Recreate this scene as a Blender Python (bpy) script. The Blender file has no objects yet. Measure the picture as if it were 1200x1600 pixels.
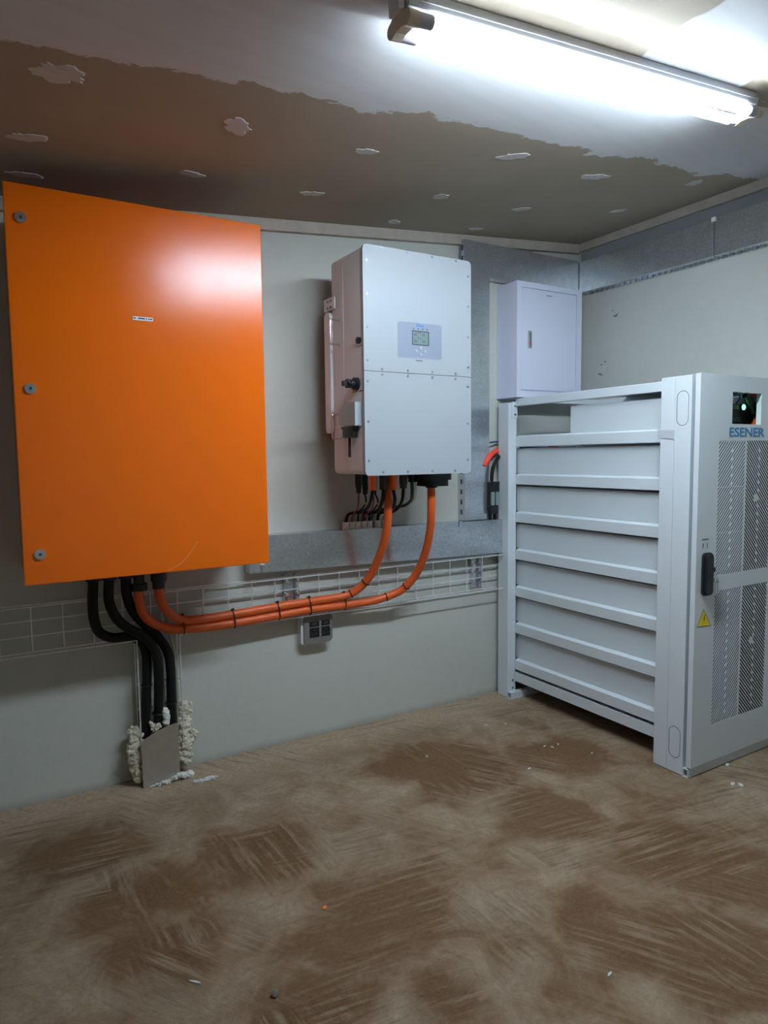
import bpy, bmesh, math, random
from mathutils import Vector, Matrix, noise as mnoise

random.seed(7)
SC = bpy.context.scene
COL = SC.collection

# ------------------------------------------------------------------ camera
cam_d = bpy.data.cameras.new('camera'); cam = bpy.data.objects.new('camera', cam_d); COL.objects.link(cam)
cam_d.sensor_fit = 'VERTICAL'; cam_d.sensor_height = 36.0
cam_d.lens = 1056.65 * 36.0 / 1600.0
cam_d.clip_start = 0.02
YAW, PITCH, ROLL = 0.5404, 0.0828, -0.0114
_f = Vector((math.sin(YAW)*math.cos(PITCH), math.cos(YAW)*math.cos(PITCH), -math.sin(PITCH)))
_r = Vector((math.cos(YAW), -math.sin(YAW), 0.0)); _u = _r.cross(_f)
_r2 = math.cos(ROLL)*_r + math.sin(ROLL)*_u; _u2 = -math.sin(ROLL)*_r + math.cos(ROLL)*_u
_m = Matrix.Identity(4)
for i in range(3):
    _m[i][0] = _r2[i]; _m[i][1] = _u2[i]; _m[i][2] = -_f[i]
_m.translation = Vector((-2.4249, -2.7852, 1.2919))
cam.matrix_world = _m
SC.camera = cam

# ------------------------------------------------------------------ world, exposure, lamp strength
w = bpy.data.worlds.new('world'); SC.world = w; w.use_nodes = True
w.node_tree.nodes['Background'].inputs[0].default_value = (0.5, 0.55, 0.6, 1)
w.node_tree.nodes['Background'].inputs[1].default_value = 0.02
SC.view_settings.view_transform = 'Standard'; SC.view_settings.look = 'None'
SC.view_settings.gamma = 1.0; SC.view_settings.use_curve_mapping = False
SC.view_settings.exposure = 0.70
TUBE_COLOR = (0.74, 0.88, 1.0); TUBE_STRENGTH = 100.0

# ------------------------------------------------------------------ helpers: materials
def lin(r, g, b):
    f = lambda c: (c/255)/12.92 if c/255 <= 0.04045 else (((c/255)+0.055)/1.055)**2.4
    return (f(r), f(g), f(b))

class NT:
    def __init__(s, name):
        s.m = bpy.data.materials.new(name); s.m.use_nodes = True
        s.t = s.m.node_tree; s.b = s.t.nodes['Principled BSDF']
        s.pos = s.t.nodes.new('ShaderNodeNewGeometry').outputs['Position']
    def n(s, typ, **kw):
        x = s.t.nodes.new(typ)
        for k, v in kw.items(): setattr(x, k, v)
        return x
    def l(s, a, b): s.t.links.new(a, b)
    def mapping(s, rot=(0,0,0), scale=(1,1,1), loc=(0,0,0), src=None):
        # turn first, then stretch, so that stretched noise follows the turned axes
        src = src or s.pos
        if any(rot):
            r = s.n('ShaderNodeMapping'); r.inputs['Rotation'].default_value = rot; s.l(src, r.inputs['Vector']); src = r.outputs[0]
        m = s.n('ShaderNodeMapping'); m.inputs['Scale'].default_value = scale
        m.inputs['Location'].default_value = loc
        s.l(src, m.inputs['Vector']); return m.outputs[0]
    def noise(s, scale, detail=4, rough=0.55, vec=None, dist=0.0):
        x = s.n('ShaderNodeTexNoise'); x.inputs['Scale'].default_value = scale; x.inputs['Detail'].default_value = detail
        x.inputs['Roughness'].default_value = rough; x.inputs['Distortion'].default_value = dist
        s.l(vec or s.pos, x.inputs['Vector']); return x.outputs['Fac']
    def ramp(s, fac, a, b, c0=(0,0,0), c1=(1,1,1), interp='LINEAR'):
        x = s.n('ShaderNodeValToRGB'); e = x.color_ramp.elements; x.color_ramp.interpolation = interp
        e[0].position = a; e[1].position = b; e[0].color = (*c0, 1); e[1].color = (*c1, 1)
        s.l(fac, x.inputs[0]); return x.outputs[0]
    def mix(s, fac, a, b, mode='MIX'):
        x = s.n('ShaderNodeMixRGB', blend_type=mode)
        for i, v in ((0, fac), (1, a), (2, b)):
            if isinstance(v, (int, float)): x.inputs[i].default_value = v if i == 0 else (v, v, v, 1)
            elif isinstance(v, tuple): x.inputs[i].default_value = (*v, 1)
            else: s.l(v, x.inputs[i])
        return x.outputs[0]
    def math(s, op, a, b=0.0, clamp=False):
        x = s.n('ShaderNodeMath', operation=op, use_clamp=clamp)
        for i, v in ((0, a), (1, b)):
            if isinstance(v, (int, float)): x.inputs[i].default_value = v
            else: s.l(v, x.inputs[i])
        return x.outputs[0]
    def bump(s, h, strength=0.3, dist=0.01, prev=None):
        x = s.n('ShaderNodeBump'); x.inputs['Strength'].default_value = strength; x.inputs['Distance'].default_value = dist
        s.l(h, x.inputs['Height'])
        if prev: s.l(prev, x.inputs['Normal'])
        s.l(x.outputs[0], s.b.inputs['Normal']); return x.outputs[0]
    def xyz(s):
        x = s.n('ShaderNodeSeparateXYZ'); s.l(s.pos, x.inputs[0]); return x.outputs
    def color(s, c):
        if isinstance(c, tuple): s.b.inputs['Base Color'].default_value = (*c, 1)
        else: s.l(c, s.b.inputs['Base Color'])
    def set(s, **kw):
        for k, v in kw.items(): s.b.inputs[k].default_value = v

M = {}
def paint(name, c, rough=0.45, metal=0.0, var=0.06, vscale=6.0, bump=0.0, bscale=300.0, spec=0.5, bdist=0.001):
    t = NT(name)
    f = t.noise(vscale, 5)
    t.color(t.mix(f, tuple(x*(1-var) for x in c), tuple(min(1, x*(1+var)) for x in c)))
    t.set(Roughness=rough, Metallic=metal); t.b.inputs['Specular IOR Level'].default_value = spec
    if bump: t.bump(t.noise(bscale, 3), bump, bdist)
    M[name] = t.m
    return t.m

paint('orange_paint', (0.84, 0.148, 0.002), 0.17, bump=0.30, bscale=330, var=0.03, bdist=0.001)
paint('inverter_white', (0.36, 0.395, 0.425), 0.42, var=0.02)
paint('inverter_side', (0.70, 0.70, 0.72), 0.5, var=0.03, bump=0.1)
paint('panel_silver', (0.25, 0.285, 0.36), 0.4, metal=0.0, var=0.05)
paint('lcd', (0.20, 0.26, 0.26), 0.2, var=0.05)
paint('lcd_ink', (0.04, 0.06, 0.07), 0.4)
paint('logo_blue', (0.03, 0.20, 0.55), 0.4)
paint('letter_blue', (0.03, 0.20, 0.42), 0.45)
paint('black_plastic', (0.012, 0.013, 0.015), 0.4, spec=0.4)
paint('dark_plastic', (0.035, 0.04, 0.05), 0.45)
paint('black_rubber', (0.006, 0.0065, 0.007), 0.55, bump=0.15, bscale=120, spec=0.25)
paint('cable_orange', (0.70, 0.115, 0.02), 0.45, var=0.12, vscale=14, bump=0.1, bscale=60)
paint('connector_orange', (0.95, 0.16, 0.02), 0.4)
paint('bright_red', (0.9, 0.06, 0.03), 0.4)
paint('wire_red', (0.25, 0.03, 0.025), 0.45)
paint('wire_green', (0.01, 0.09, 0.06), 0.45)
paint('wire_white', (0.85, 0.85, 0.82), 0.45)
paint('wire_cream', (0.45, 0.42, 0.33), 0.5)
paint('wire_blue', (0.02, 0.08, 0.22), 0.45)
paint('tape_yellow', (0.75, 0.5, 0.03), 0.5)
paint('gland_white', (0.88, 0.88, 0.87), 0.4)
paint('rack_grey', (0.66, 0.72, 0.76), 0.42, var=0.03, vscale=3)
paint('rack_inside', (0.50, 0.54, 0.56), 0.5, var=0.04)
paint('module_grey', (0.62, 0.68, 0.72), 0.45, var=0.05, vscale=2.5)
paint('module_front', (0.018, 0.02, 0.022), 0.5)
paint('tape_grey', (0.50, 0.53, 0.58), 0.35)
paint('box_white', (0.68, 0.71, 0.86), 0.42, var=0.02)
paint('chrome', (0.75, 0.76, 0.78), 0.22, metal=1.0)
paint('screw_steel', (0.30, 0.32, 0.35), 0.35, metal=0.9)
paint('scratch', (0.85, 0.36, 0.12), 0.5)
paint('wall_shade', (0.27, 0.29, 0.30), 0.7)
paint('scuff', (0.17, 0.17, 0.16), 0.8)
paint('dark_line', (0.06, 0.065, 0.07), 0.7)
paint('steel_wire', (0.86, 0.88, 0.92), 0.34, metal=0.55, var=0.10, vscale=40)
paint('socket_grey', (0.19, 0.185, 0.17), 0.4)
paint('timber', (0.44, 0.39, 0.34), 0.75, var=0.25, vscale=18, bump=0.3, bscale=60)
paint('warning_yellow', (0.80, 0.66, 0.01), 0.5)
paint('warning_red', (0.45, 0.05, 0.01), 0.5)
paint('label_white', (0.75, 0.76, 0.80), 0.5)
paint('fixture_white', (0.70, 0.71, 0.75), 0.45)
paint('holder_cream', (0.62, 0.54, 0.42), 0.5)
paint('cap_grey', (0.50, 0.48, 0.56), 0.4)
paint('foam_cream', (0.62, 0.58, 0.45), 0.85, var=0.3, vscale=60, bump=0.8, bscale=150, bdist=0.004)
paint('foam_white', (0.72, 0.72, 0.68), 0.85, var=0.15, vscale=60, bump=0.8, bscale=150, bdist=0.004)
paint('debris_white', (0.65, 0.65, 0.62), 0.8, var=0.2, vscale=80)
paint('debris_orange', (0.75, 0.17, 0.03), 0.6)
paint('debris_stone', (0.16, 0.145, 0.12), 0.9, var=0.3, vscale=90)

def galv(name, c, rough, spang=70.0, var=0.35):
    t = NT(name)
    sp = t.ramp(t.noise(spang, 4, 0.7), 0.30, 0.70)
    nz = t.noise(22, 6, 0.7)
    f = t.mix(0.5, sp, nz)
    t.color(t.mix(f, tuple(x*(1-var) for x in c), tuple(min(1, x*(1+var)) for x in c)))
    t.set(Metallic=0.85)
    t.l(t.math('ADD', t.math('MULTIPLY', nz, 0.12), rough-0.06), t.b.inputs['Roughness'])
    t.bump(t.noise(4, 2), 0.04, 0.01)
    M[name] = t.m
galv('galvanised', (0.60, 0.64, 0.68), 0.25, 110, 0.42)
galv('stainless', (0.60, 0.60, 0.57), 0.34, 25, 0.15)

def make_wall(name, c):
    t = NT(name)
    a = t.noise(2.2, 6, 0.6); b = t.noise(28, 4, 0.6)
    col = t.mix(a, tuple(x*0.90 for x in c), tuple(x*1.07 for x in c))
    col = t.mix(t.ramp(b, 0.35, 0.75), col, tuple(x*1.03 for x in c))
    # scuffs and pale efflorescence, specks
    fl = t.ramp(t.noise(3.0, 3, 0.5, t.mapping(scale=(3, 3, 0.9))), 0.60, 0.72)
    sp = t.ramp(t.noise(190, 2, 0.6), 0.60, 0.68)
    xyz = t.xyz()
    dirt = t.math('SUBTRACT', 1.0, t.math('MULTIPLY', t.math('ADD', xyz[2], t.math('MULTIPLY', t.noise(9, 5, 0.7), 0.035)), 20.0), clamp=True)
    col = t.mix(t.math('MULTIPLY', t.math('MULTIPLY', fl, sp), 0.45), col, (0.55, 0.55, 0.52))
    col = t.mix(t.math('MULTIPLY', dirt, 0.6), col, (0.16, 0.13, 0.10))
    t.color(col); t.set(Roughness=0.72)
    h = t.mix(0.35, t.noise(7, 5, 0.6), t.noise(75, 4, 0.65))
    t.bump(h, 0.35, 0.006)
    M[name] = t.m
make_wall('wall_paint', (0.53, 0.54, 0.495))

def make_wall_right():
    make_wall('wall_paint_right', (0.53, 0.54, 0.495))
    t = M['wall_paint_right']
make_wall_right()

def make_floor():
    t = NT('floor_concrete')
    big = t.noise(1.6, 8, 0.62, t.mapping(loc=(2.3, 1.1, 0)), 0.6)
    med = t.noise(5.5, 9, 0.72, None, 0.6)
    fine = t.ramp(t.noise(60, 8, 0.8), 0.30, 0.70)
    grit = t.noise(260, 3, 0.7)
    warp = t.n('ShaderNodeTexNoise'); warp.inputs['Scale'].default_value = 2.8; warp.inputs['Detail'].default_value = 6
    t.l(t.pos, warp.inputs['Vector'])
    wp = t.n('ShaderNodeVectorMath', operation='MULTIPLY_ADD'); t.l(warp.outputs['Color'], wp.inputs[0]); wp.inputs[1].default_value = (.30, .30, 0); t.l(t.pos, wp.inputs[2])
    wpos = wp.outputs[0]
    wk = t.n('ShaderNodeVectorMath', operation='MULTIPLY_ADD'); t.l(warp.outputs['Color'], wk.inputs[0]); wk.inputs[1].default_value = (.025, .025, 0); t.l(t.pos, wk.inputs[2]); kpos = wk.outputs[0]
    # broom and trowel strokes: three directions, patched together
    def strokes(deg, across, along, loc): return t.noise(1.0, 6, 0.68, t.mapping((0, 0, math.radians(deg)), (along, across, 1), loc, kpos), 0.0)
    s1 = strokes(8, 52, 3.4, (0, 0, 0)); s2 = strokes(58, 46, 3.0, (3, 1, 0)); s3 = strokes(88, 46, 3.6, (7, 2, 0))
    p1 = t.ramp(t.noise(1.5, 3, 0.5, t.mapping(loc=(5.2, 3.7, 0)), 0.5), 0.46, 0.52)
    p2 = t.ramp(t.noise(1.7, 3, 0.5, t.mapping(loc=(1.2, 8.7, 0)), 0.5), 0.56, 0.60)
    st = t.mix(p2, t.mix(p1, s1, s2), s3)
    where = t.ramp(t.noise(2.3, 4, 0.6, t.mapping(loc=(3.1, 5.5, 0))), 0.40, 0.60)
    # earthy stains that lie where mud was walked in
    spots = None
    for (x, y, r, k) in STAINS:
        d = t.n('ShaderNodeVectorMath', operation='DISTANCE'); t.l(wpos, d.inputs[0]); d.inputs[1].default_value = (x+.15, y+.15, 0)
        q = t.math('MULTIPLY', t.math('SUBTRACT', 1.0, t.math('DIVIDE', d.outputs['Value'], r), clamp=True), k)
        spots = q if spots is None else t.math('MAXIMUM', spots, q)
    wet = t.math('ADD', t.math('MULTIPLY', big, 0.40), t.math('ADD', t.math('MULTIPLY', med, 0.46), t.math('MULTIPLY', st, 0.20)))
    wet = t.math('ADD', t.math('ADD', wet, t.math('MULTIPLY', fine, 0.07)), t.math('MULTIPLY', spots, 0.30))
    xyz = t.xyz()
    edge = t.ramp(t.math('ADD', xyz[1], t.math('MULTIPLY', med, 0.5)), -0.10, 0.14)
    m = t.math('MULTIPLY', t.ramp(wet, 0.45, 0.66), t.math('SUBTRACT', 1.0, t.math('MULTIPLY', edge, 0.85)))
    pale = t.mix(fine, (0.27, 0.20, 0.132), (0.58, 0.455, 0.325))
    brown = t.mix(t.mix(0.5, med, fine), (0.085, 0.045, 0.02), (0.26, 0.15, 0.078))
    col = t.mix(m, pale, brown)
    ridge = t.math('MULTIPLY', t.ramp(st, 0.48, 0.62), where)
    col = t.mix(t.math('MULTIPLY', ridge, 0.42), col, (0.50, 0.41, 0.30))
    groove = t.math('MULTIPLY', t.ramp(st, 0.36, 0.46, (1, 1, 1), (0, 0, 0)), where)
    col = t.mix(t.math('MULTIPLY', groove, 0.55), col, (0.085, 0.055, 0.034))
    col = t.mix(t.ramp(grit, 0.62, 0.72), col, (0.40, 0.33, 0.24))
    col = t.mix(t.ramp(t.noise(330, 2, 0.6), 0.68, 0.72), col, (0.055, 0.04, 0.028))
    t.color(col); t.set(Roughness=0.9); t.b.inputs['Specular IOR Level'].default_value = 0.2
    h = t.math('ADD', t.math('MULTIPLY', t.math('MULTIPLY', st, where), 1.0), t.math('ADD', t.math('MULTIPLY', fine, 0.16), t.math('MULTIPLY', med, 0.6)))
    t.bump(h, 0.8, 0.014)
    M['floor_concrete'] = t.m
STAINS = [(-.79,-.65,.30,1),(-.92,-.46,.24,.9),(-.37,-.77,.24,.9),(-.73,-1.07,.20,1),(-.55,-1.44,.22,.9),(-.50,-1.65,.22,.8),(-1.02,-1.56,.17,1),(-1.06,-1.66,.15,.9),
          (-1.71,-.76,.24,.9),(-2.06,-1.03,.22,1),(-2.21,-.42,.25,.7),(-1.58,-1.21,.26,.6),(-1.79,-1.40,.2,.7),(-1.55,-1.56,.16,.8),(-.86,-1.80,.25,.8),(-2.06,-.78,.25,.7)]
make_floor()

def make_ceiling():
    t = NT('ceiling_board')
    xyz = t.xyz(); X, Y = xyz[0], xyz[1]
    jag = t.noise(3.2, 8, 0.68, t.mapping(scale=(1, 1.6, 1)), 0.4)
    jag2 = t.noise(30, 5, 0.75, t.mapping(scale=(0.5, 1.4, 1)))
    j = t.math('ADD', t.math('MULTIPLY', t.math('SUBTRACT', jag, 0.5), 0.26), t.math('MULTIPLY', t.math('SUBTRACT', jag2, 0.5), 0.05))
    # jointing compound band running along the board seam, with a ragged edge
    e1 = t.ramp(t.math('ADD', t.math('ADD', Y, 1.035), j), -0.004, 0.004, (1, 1, 1), (0, 0, 0))
    e2 = t.ramp(t.math('ADD', t.math('ADD', Y, 1.50), j), -0.004, 0.004)
    band = t.math('MULTIPLY', e1, e2)
    js = t.math('MULTIPLY', t.math('SUBTRACT', t.noise(2.6, 3, 0.5, t.mapping(loc=(4, 7, 0))), 0.5), 0.22)
    c1 = t.ramp(t.math('ADD', t.math('ADD', X, 0.90), js), -0.006, 0.006)
    c2 = t.ramp(t.math('ADD', t.math('ADD', X, 0.43), js), -0.006, 0.006, (1, 1, 1), (0, 0, 0))
    c3 = t.ramp(t.math('ADD', Y, 1.46), -0.004, 0.004, (1, 1, 1), (0, 0, 0))
    cross = t.math('MULTIPLY', t.math('MULTIPLY', c1, c2), c3)
    mask = t.math('MAXIMUM', band, cross)
    board = t.mix(t.noise(5, 5), (0.31, 0.258, 0.197), (0.365, 0.307, 0.236))
    streak = t.noise(1.0, 5, 0.6, t.mapping((0, 0, math.radians(-14)), (3, 26, 1)))
    comp = t.mix(streak, (0.52, 0.52, 0.525), (0.64, 0.645, 0.66))
    t.color(t.mix(mask, board, comp)); t.set(Roughness=0.75)
    h = t.math('ADD', t.math('MULTIPLY', mask, 0.6), t.math('MULTIPLY', t.math('MULTIPLY', streak, mask), 0.6))
    h = t.math('ADD', h, t.math('MULTIPLY', t.noise(160, 3), 0.12))
    t.bump(h, 0.35, 0.004)
    M['ceiling_board'] = t.m
    p = NT('filler'); st = p.noise(1.0, 5, 0.6, p.mapping((0, 0, math.radians(-20)), (12, 70, 1)))
    p.color(p.mix(st, (0.42, 0.40, 0.38), (0.62, 0.60, 0.585))); p.set(Roughness=0.8); p.bump(st, 0.4, 0.003); M['filler'] = p.m
make_ceiling()

def emit(name, c, s):
    m = bpy.data.materials.new(name); m.use_nodes = True; nt = m.node_tree
    b = nt.nodes['Principled BSDF']; b.inputs['Base Color'].default_value = (0.8, 0.8, 0.8, 1)
    b.inputs['Emission Color'].default_value = (*c, 1); b.inputs['Emission Strength'].default_value = s
    M[name] = m
emit('tube_glow', TUBE_COLOR, TUBE_STRENGTH)
emit('tube_back_glow', TUBE_COLOR, TUBE_STRENGTH*0.03)
emit('led_green', (0.1, 1.0, 0.4), 4.0)

# ------------------------------------------------------------------ helpers: geometry
def bm_new(): return bmesh.new()

def box(bm, x0, x1, y0, y1, z0, z1, bev=0.0, seg=2):
    tb = bmesh.new()
    bmesh.ops.create_cube(tb, size=1.0)
    for v in tb.verts:
        v.co = Vector((x0+(v.co.x+.5)*(x1-x0), y0+(v.co.y+.5)*(y1-y0), z0+(v.co.z+.5)*(z1-z0)))
    if bev > 0:
        bmesh.ops.bevel(tb, geom=list(tb.edges), offset=bev, segments=seg, profile=0.5, affect='EDGES', clamp_overlap=True)
    return merge(bm, tb)

def merge(bm, tb):
    me = bpy.data.meshes.new('tmp'); tb.to_mesh(me); tb.free(); bm.from_mesh(me); bpy.data.meshes.remove(me); return bm

def rrect(a0, a1, b0, b1, r=0.01, seg=5):
    rs = r if isinstance(r, (list, tuple)) else [r]*4   # order: (a0,b0) (a1,b0) (a1,b1) (a0,b1)
    out = []
    for (cx, cy, sx, sy, st, rr) in ((a0, b0, 1, 1, 180, rs[0]), (a1, b0, -1, 1, 270, rs[1]), (a1, b1, -1, -1, 0, rs[2]), (a0, b1, 1, -1, 90, rs[3])):
        if rr <= 0: out.append((cx, cy)); continue
        for k in range(seg+1):
            t = math.radians(st+90*k/seg); out.append((cx+sx*rr+rr*math.cos(t), cy+sy*rr+rr*math.sin(t)))
    return out

def prism(bm, pts, axis, a, b):
    def P(p, t): return (t, p[0], p[1]) if axis == 'x' else (p[0], t, p[1]) if axis == 'y' else (p[0], p[1], t)
    tb = bmesh.new()
    A = [tb.verts.new(P(p, a)) for p in pts]; B = [tb.verts.new(P(p, b)) for p in pts]
    n = len(pts)
    tb.faces.new(A); tb.faces.new(list(reversed(B)))
    for i in range(n): tb.faces.new((A[i], B[i], B[(i+1) % n], A[(i+1) % n]))
    bmesh.ops.recalc_face_normals(tb, faces=tb.faces)
    return merge(bm, tb)

def cyl(bm, c, axis, r, h, seg=16, r2=None):
    """cylinder from c along +axis for h"""
    tb = bmesh.new()
    bmesh.ops.create_cone(tb, cap_ends=True, segments=seg, radius1=r, radius2=r if r2 is None else r2, depth=h)
    rot = {'x': Matrix.Rotation(math.pi/2, 3, 'Y'), 'y': Matrix.Rotation(-math.pi/2, 3, 'X'), 'z': Matrix.Identity(3)}[axis]
    d = {'x': Vector((1, 0, 0)), 'y': Vector((0, 1, 0)), 'z': Vector((0, 0, 1))}[axis]
    for v in tb.verts: v.co = rot @ v.co + Vector(c) + d*h/2
    return merge(bm, tb)

def catmull(pts, n=8):
    P = [Vector(p) for p in pts]; P = [2*P[0]-P[1]] + P + [2*P[-1]-P[-2]]
    out = []
    for i in range(1, len(P)-2):
        for k in range(n):
            t = k/n; a, b, c, d = P[i-1], P[i], P[i+1], P[i+2]
            out.append(0.5*((2*b)+(c-a)*t+(2*a-5*b+4*c-d)*t*t+(3*b-3*c+d-a)*t**3))
    out.append(P[-2]); return out

def tube(bm, pts, r, seg=12, smooth=8, closed=False, cap=True):
    path = catmull(pts, smooth) if smooth else [Vector(p) for p in pts]
    n = len(path); tb = bmesh.new(); rings = []
    def tan(i):
        if closed: return (path[(i+1) % n]-path[i-1]).normalized()
        return (path[min(i+1, n-1)]-path[max(i-1, 0)]).normalized()
    t0 = tan(0); up = Vector((0, 0, 1)) if abs(t0.z) < 0.9 else Vector((0, 1, 0))
    nrm = (up - t0*up.dot(t0)).normalized()
    for i in range(n):
        t = tan(i); nrm = (nrm - t*nrm.dot(t)).normalized(); bi = t.cross(nrm)
        rr = r(i/(n-1)) if callable(r) else r
        rings.append([tb.verts.new(path[i]+rr*(math.cos(2*math.pi*k/seg)*nrm+math.sin(2*math.pi*k/seg)*bi)) for k in range(seg)])
    m = n if closed else n-1
    for i in range(m):
        A, B = rings[i], rings[(i+1) % n]
        for k in range(seg): tb.faces.new((A[k], A[(k+1) % seg], B[(k+1) % seg], B[k]))
    if cap and not closed: tb.faces.new(list(reversed(rings[0]))); tb.faces.new(rings[-1])
    bmesh.ops.recalc_face_normals(tb, faces=tb.faces)
    return merge(bm, tb)

def ring(bm, c, ax, ra, rb, r, n=20, seg=6):
    """elliptic ring around direction ax; ra along z-ish, rb across"""
    ax = Vector(ax).normalized(); up = Vector((0, 0, 1)) if abs(ax.z) < .9 else Vector((0, 1, 0))
    u = (up-ax*up.dot(ax)).normalized(); v = ax.cross(u); c = Vector(c)
    return tube(bm, [c+u*ra*math.cos(2*math.pi*k/n)+v*rb*math.sin(2*math.pi*k/n) for k in range(n)], r, seg, 0, closed=True)

CEN = {}
def finish(name, bm, mat, origin='c'):
    me = bpy.data.meshes.new(name)
    lo = Vector((min(v.co[i] for v in bm.verts) for i in range(3))); hi = Vector((max(v.co[i] for v in bm.verts) for i in range(3)))
    c = (lo+hi)/2
    if origin == 'b': c.z = lo.z
    bmesh.ops.translate(bm, verts=bm.verts, vec=-c)
    bm.to_mesh(me); bm.free()
    me.materials.append(M[mat])
    o = bpy.data.objects.new(name, me); COL.objects.link(o); o.location = c
    CEN[o] = c
    return o

def smooth(o, ang=40):
    me = o.data
    me.polygons.foreach_set('use_smooth', [True]*len(me.polygons))
    try: me.set_sharp_from_angle(angle=math.radians(ang))
    except Exception: pass
    return o

def part(name, bm, mat, parent, sm=False, label=None):
    o = finish(name, bm, mat)
    o.parent = parent; o.location = CEN[o]-CEN[parent]
    if sm: smooth(o)
    if label: o['label'] = label
    return o

def tag(o, label, cat, group=None, kind=None):
    o['label'] = label; o['category'] = cat
    if group: o['group'] = group
    if kind: o['kind'] = kind
    return o

def thing(name, label, cat, loc, group=None):
    o = bpy.data.objects.new(name, None); COL.objects.link(o); o.empty_display_size = 0.05
    o.location = loc; CEN[o] = Vector(loc)
    return tag(o, label, cat, group)

def solid(name, bm, mat, label, cat, group=None, sm=False, kind=None):
    o = finish(name, bm, mat, 'b'); tag(o, label, cat, group, kind)
    if sm: smooth(o)
    return o

def struct(name, bm, mat, label=None):
    o = finish(name, bm, mat); o['kind'] = 'structure'
    if label: o['label'] = label
    return o

_mcache = {}
def stamp(name, key, maker, mat, parent, c):
    """copies of one small piece that share mesh data; maker builds it around the origin"""
    if key not in _mcache:
        bm = maker(); me = bpy.data.meshes.new(key); bm.to_mesh(me); bm.free(); me.materials.append(M[mat])
        me.polygons.foreach_set('use_smooth', [True]*len(me.polygons))
        try: me.set_sharp_from_angle(angle=math.radians(40))
        except Exception: pass
        _mcache[key] = me
    o = bpy.data.objects.new(name, _mcache[key]); COL.objects.link(o)
    o.parent = parent; CEN[o] = Vector(c); o.location = CEN[o]-CEN[parent]
    return o

def text_bm(s, size, x, y, z, ext=0.0006, off=0.0, sx=1.0, align='LEFT'):
    """flat lettering on a face that looks towards -Y; baseline starts at (x, y, z)"""
    cu = bpy.data.curves.new('t', 'FONT'); cu.body = s; cu.size = size; cu.extrude = ext; cu.offset = off; cu.align_x = align
    cu.resolution_u = 3
    ob = bpy.data.objects.new('t', cu); COL.objects.link(ob)
    me = bpy.data.meshes.new_from_object(ob.evaluated_get(bpy.context.evaluated_depsgraph_get()))
    bm = bmesh.new(); bm.from_mesh(me)
    bpy.data.objects.remove(ob); bpy.data.curves.remove(cu); bpy.data.meshes.remove(me)
    for v in bm.verts: v.co = Vector((x+v.co.x*sx, y-v.co.z, z+v.co.y))
    return bm

# ------------------------------------------------------------------ the room
XR, XL, YF = 0.545, -3.5, -4.0
def zc(x): return 2.4076+0.088*x
bm = bm_new(); box(bm, XL-.1, XR+.1, YF-.1, .1, -.1, 0.0); struct('floor', bm, 'floor_concrete', 'rough concrete floor with brown earthy stains and trowel strokes')
bm = bm_new(); prism(bm, [(XL-.1, zc(XL-.1)), (XR+.1, zc(XR+.1)), (XR+.1, zc(XR+.1)+.1), (XL-.1, zc(XL-.1)+.1)], 'y', YF-.1, .1)
ceiling = struct('ceiling', bm, 'ceiling_board', 'sloping plasterboard ceiling with pale jointing compound')
bm = bm_new(); prism(bm, [(XL-.1, 0), (XR+.1, 0), (XR+.1, zc(XR+.1)), (XL-.1, zc(XL-.1))], 'y', 0, .1); struct('wall_back', bm, 'wall_paint', 'grey-green painted plaster wall')
bm = bm_new(); prism(bm, [(XL-.1, 0), (XR+.1, 0), (XR+.1, zc(XR+.1)), (XL-.1, zc(XL-.1))], 'y', YF-.1, YF); struct('wall_front', bm, 'wall_paint')
bm = bm_new(); box(bm, XR, XR+.1, YF, 0, 0, zc(XR)); wall_right = struct('wall_right', bm, 'wall_paint_right', 'grey-green painted wall with scuffs')
bm = bm_new(); box(bm, XL-.1, XL, YF, 0, 0, zc(XL)); struct('wall_left', bm, 'wall_paint')
# timber battens under the ceiling
bm = bm_new(); prism(bm, [(XL, zc(XL)-.047), (XR, zc(XR)-.047), (XR, zc(XR)), (XL, zc(XL))], 'y', -.03, 0); struct('trim_1', bm, 'timber', 'rough timber batten along the sloping ceiling edge')
bm = bm_new(); box(bm, XR-.03, XR, YF, -.03, zc(XR-.03)-.042, zc(XR-.03)); struct('trim_2', bm, 'timber', 'rough timber batten along the level ceiling edge')
bm = bm_new(); box(bm, XR-.011, XR, YF, -.03, 2.33, zc(XR-.03)-.042); struct('shade_strip', bm, 'wall_shade', 'strip of wall between batten and steel trunking, painted dark for shade')  # wall above the trunking, its shade put into the darker colour

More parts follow.
